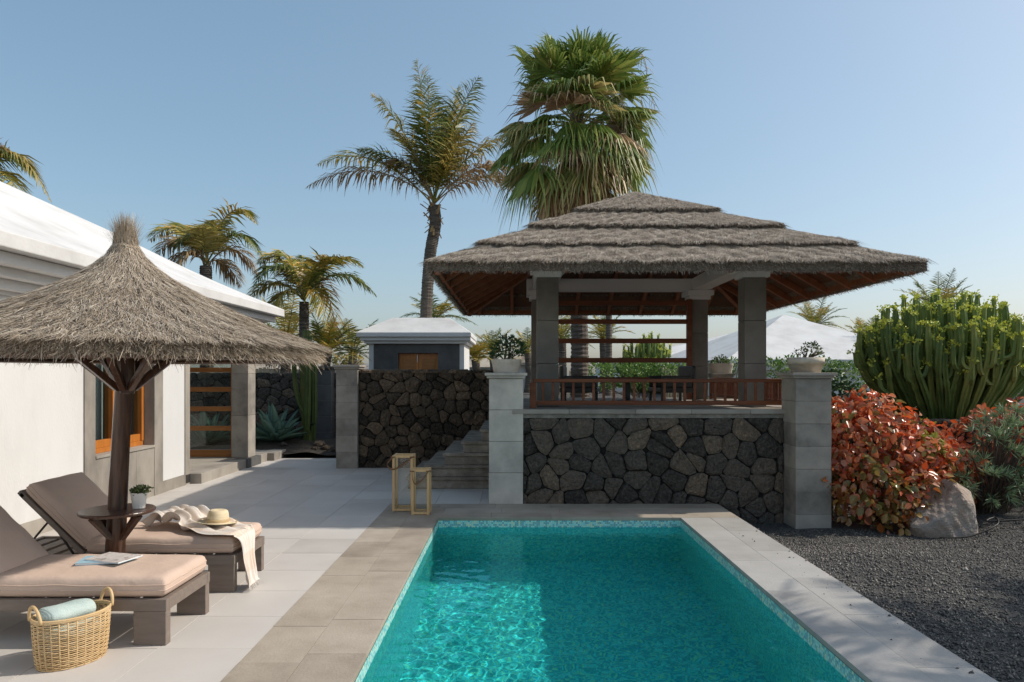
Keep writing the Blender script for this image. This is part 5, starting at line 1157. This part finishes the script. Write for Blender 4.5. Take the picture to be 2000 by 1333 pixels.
planter('low pale stone trough with a jade bush at the rear of the gazebo', (4.10, 14.02, 1.771), .235, .15, .20, M['jade'], 260, [(0, 0, .24, .12), (.1, 0, .22, .10), (-.1, 0, .22, .09)], (.03, .05))
# ------------------------------------------------------------------ buildings behind
sh = thing('garden_store', 'small dark store with white hipped roof behind the stone wall', 'building', (-2.7, 21, .3)); y0 = 20.0
for (x0, x1, z0, z1) in ((-3.96, -3.27, .3, 2.62), (-2.14, -1.53, .3, 2.62), (-3.269, -2.141, 2.36, 2.62)):
    B('wall', M['concrete_dark'], sh, x0, x1, y0, y0 + .3, z0, z1)
B('side_wall', M['stucco'], sh, -1.529, -1.40, y0 + .02, 22.4, .3, 2.62); B('side_wall', M['stucco'], sh, -4.1, -3.961, y0 + .02, 22.4, .3, 2.62); B('back_wall', M['stucco'], sh, -3.96, -1.53, 22.1, 22.4, .3, 2.62)
for (x0, x1) in ((-3.265, -2.71), (-2.70, -2.145)):
    d_ = B('door', M['wood_orange'], sh, x0, x1, y0 + .16, y0 + .20, .3, 2.355, .004)
    B('door_panel', M['wood_door'], d_, x0 + .09, x1 - .09, y0 + .145, y0 + .158, .5, 2.20, .01)
MB().tube([(-2.735, y0 + .13, 2.10), (-2.735, y0 + .10, 2.12), (-2.735, y0 + .10, 2.30), (-2.735, y0 + .13, 2.32)], .012, 6).build('door_handle', M['white_ceramic'], sh)
B('cornice', M['stucco'], sh, -4.2, -1.3, y0 - .12, 22.5, 2.621, 2.70, .01); B('cornice', M['stucco'], sh, -4.3, -1.2, y0 - .22, 22.6, 2.701, 2.80, .01)
m_ = MB(); X0, X1, Y0, Y1 = -4.40, -1.18, y0 - .3, 22.7; m_.v = [(X0, Y0, 2.801), (X1, Y0, 2.801), (X1, Y1, 2.801), (X0, Y1, 2.801), (X0, Y0, 2.93), (X1, Y0, 2.93), (X1, Y1, 2.93), (X0, Y1, 2.93), (X0 + .85, Y0 + 1.1, 3.42), (X1 - .7, Y0 + 1.1, 3.42), (X1 - .7, Y1 - 1.1, 3.42), (X0 + .85, Y1 - 1.1, 3.42)]
m_.f = [(0, 1, 5, 4), (1, 2, 6, 5), (2, 3, 7, 6), (3, 0, 4, 7), (4, 5, 9, 8), (5, 6, 10, 9), (6, 7, 11, 10), (7, 4, 8, 11), (8, 9, 10, 11), (3, 2, 1, 0)]; m_.build('roof', M['roof_white'], sh, bevel=.02)
wh = thing('white_house', 'far white house with pyramid roof between the gazebo and the euphorbia', 'house', (11, 27, .5))
ap = at(1530, 615, 27); ez_ = at(1420, 702, 22.5).z
def rot_square(k): return [(ap.x + x * k, 27 + y * k) for x, y in ((-3.5, -4.5), (4.5, -3.5), (3.5, 4.5), (-4.5, 3.5))]
m_ = MB().prism(rot_square(1.0), ez_ - .13, ez_); m_.v.append((ap.x, 27, ap.z)); m_.f = [f for f in m_.f if f != (4, 5, 6, 7)] + [(4 + a, 4 + (a + 1) % 4, 8) for a in range(4)]; m_.build('roof', M['roof_white'], wh)
MB().prism(rot_square(.95), ez_ - .34, ez_ - .131).build('cornice', M['stucco'], wh); MB().prism(rot_square(.89), .3, ez_ - .341).build('wall', M['stucco'], wh)
wh2 = thing('white_house', 'second white roof farther left, seen beside the rear gazebo column', 'house', (12, 42, .5)); X0, X1, Y0, Y1 = 5.0, 17, 36, 46; a2 = at(1470, 642, 40)
m_ = MB(); m_.v = [(X0, Y0, 2.4), (X1, Y0, 2.4), (X1, Y1, 2.4), (X0, Y1, 2.4), (a2.x, 40, a2.z), (X0, Y0, .3), (X1, Y0, .3), (X1, Y1, .3), (X0, Y1, .3)]
m_.f = [(0, 1, 4), (1, 2, 4), (2, 3, 4), (3, 0, 4)]; m_.build('roof', M['roof_white'], wh2); B('wall', M['stucco'], wh2, X0 + .3, X1 - .3, Y0 + .3, Y1 - .3, .2, 2.38)
def far_hut(label, px, py, Y, wd, hgt):
    a = at(px, py, Y); t = thing('thatched_hut', label, 'hut', (a.x, Y, .3)); m_ = MB(); r = wd / 2
    m_.v = [(a.x - r, Y - r, a.z - hgt), (a.x + r, Y - r, a.z - hgt), (a.x + r, Y + r, a.z - hgt), (a.x - r, Y + r, a.z - hgt), (a.x, Y, a.z)]; m_.f = [(0, 1, 4), (1, 2, 4), (2, 3, 4), (3, 0, 4), (3, 2, 1, 0)]; m_.build('roof', M['thatch_base' if 0 else 'coping'], t)
    B('wall', M['stucco'], t, a.x - r * .8, a.x + r * .8, Y - r * .8, Y + r * .8, .2, a.z - hgt - .01)
far_hut('low thatched hut roof beyond the stone wall, left of the pale pillar', 945, 697, 36, 2.6, .55); far_hut('thatched hut roof beyond the pale pillar, left of the gazebo column', 1022, 690, 34, 2.2, .6)
far_hut('hut with pale roof beyond the garden wall behind the agave', 520, 700, 32, 3.0, .5); far_hut('pale hut roof behind the block pillar at the garden entrance', 690, 702, 34, 2.6, .5)
pf = thing('picket_fence', 'cream wooden picket fence beyond the dark garden wall', 'fence', (-8.2, 24, .5)); B('fence_rail', M['cream_panel'], pf, -10.5, -7.0, 24.05, 24.1, 1.35, 1.45)
for i in range(24): x = -10.4 + i * .145; B('picket', M['cream_panel'], pf, x, x + .10, 24.0, 24.045, .3, 1.95 + rnd(-.05, .05), .01)
bf = thing('bamboo_screen', 'pale bamboo post screen behind the hedge, seen through the gazebo', 'fence', (4.9, 22.5, .8))
for i in range(14): x = 4.75 + i * .085; MB().tube([(x, 22.5, .7), (x, 22.5, 1.98 + rnd(-.05, .05))], .036, 8).build('post', M['cream_panel'], bf)
pw = thing('picket_fence', 'pale post fence at the left foot of the fan palm behind the gazebo', 'fence', (1.3, 23, .8))
for i in range(9): x = 1.05 + i * .16; MB().tube([(x, 23, .7), (x, 23, 1.95 + rnd(-.1, .1))], .04, 8).build('post', M['cream_panel'], pw)
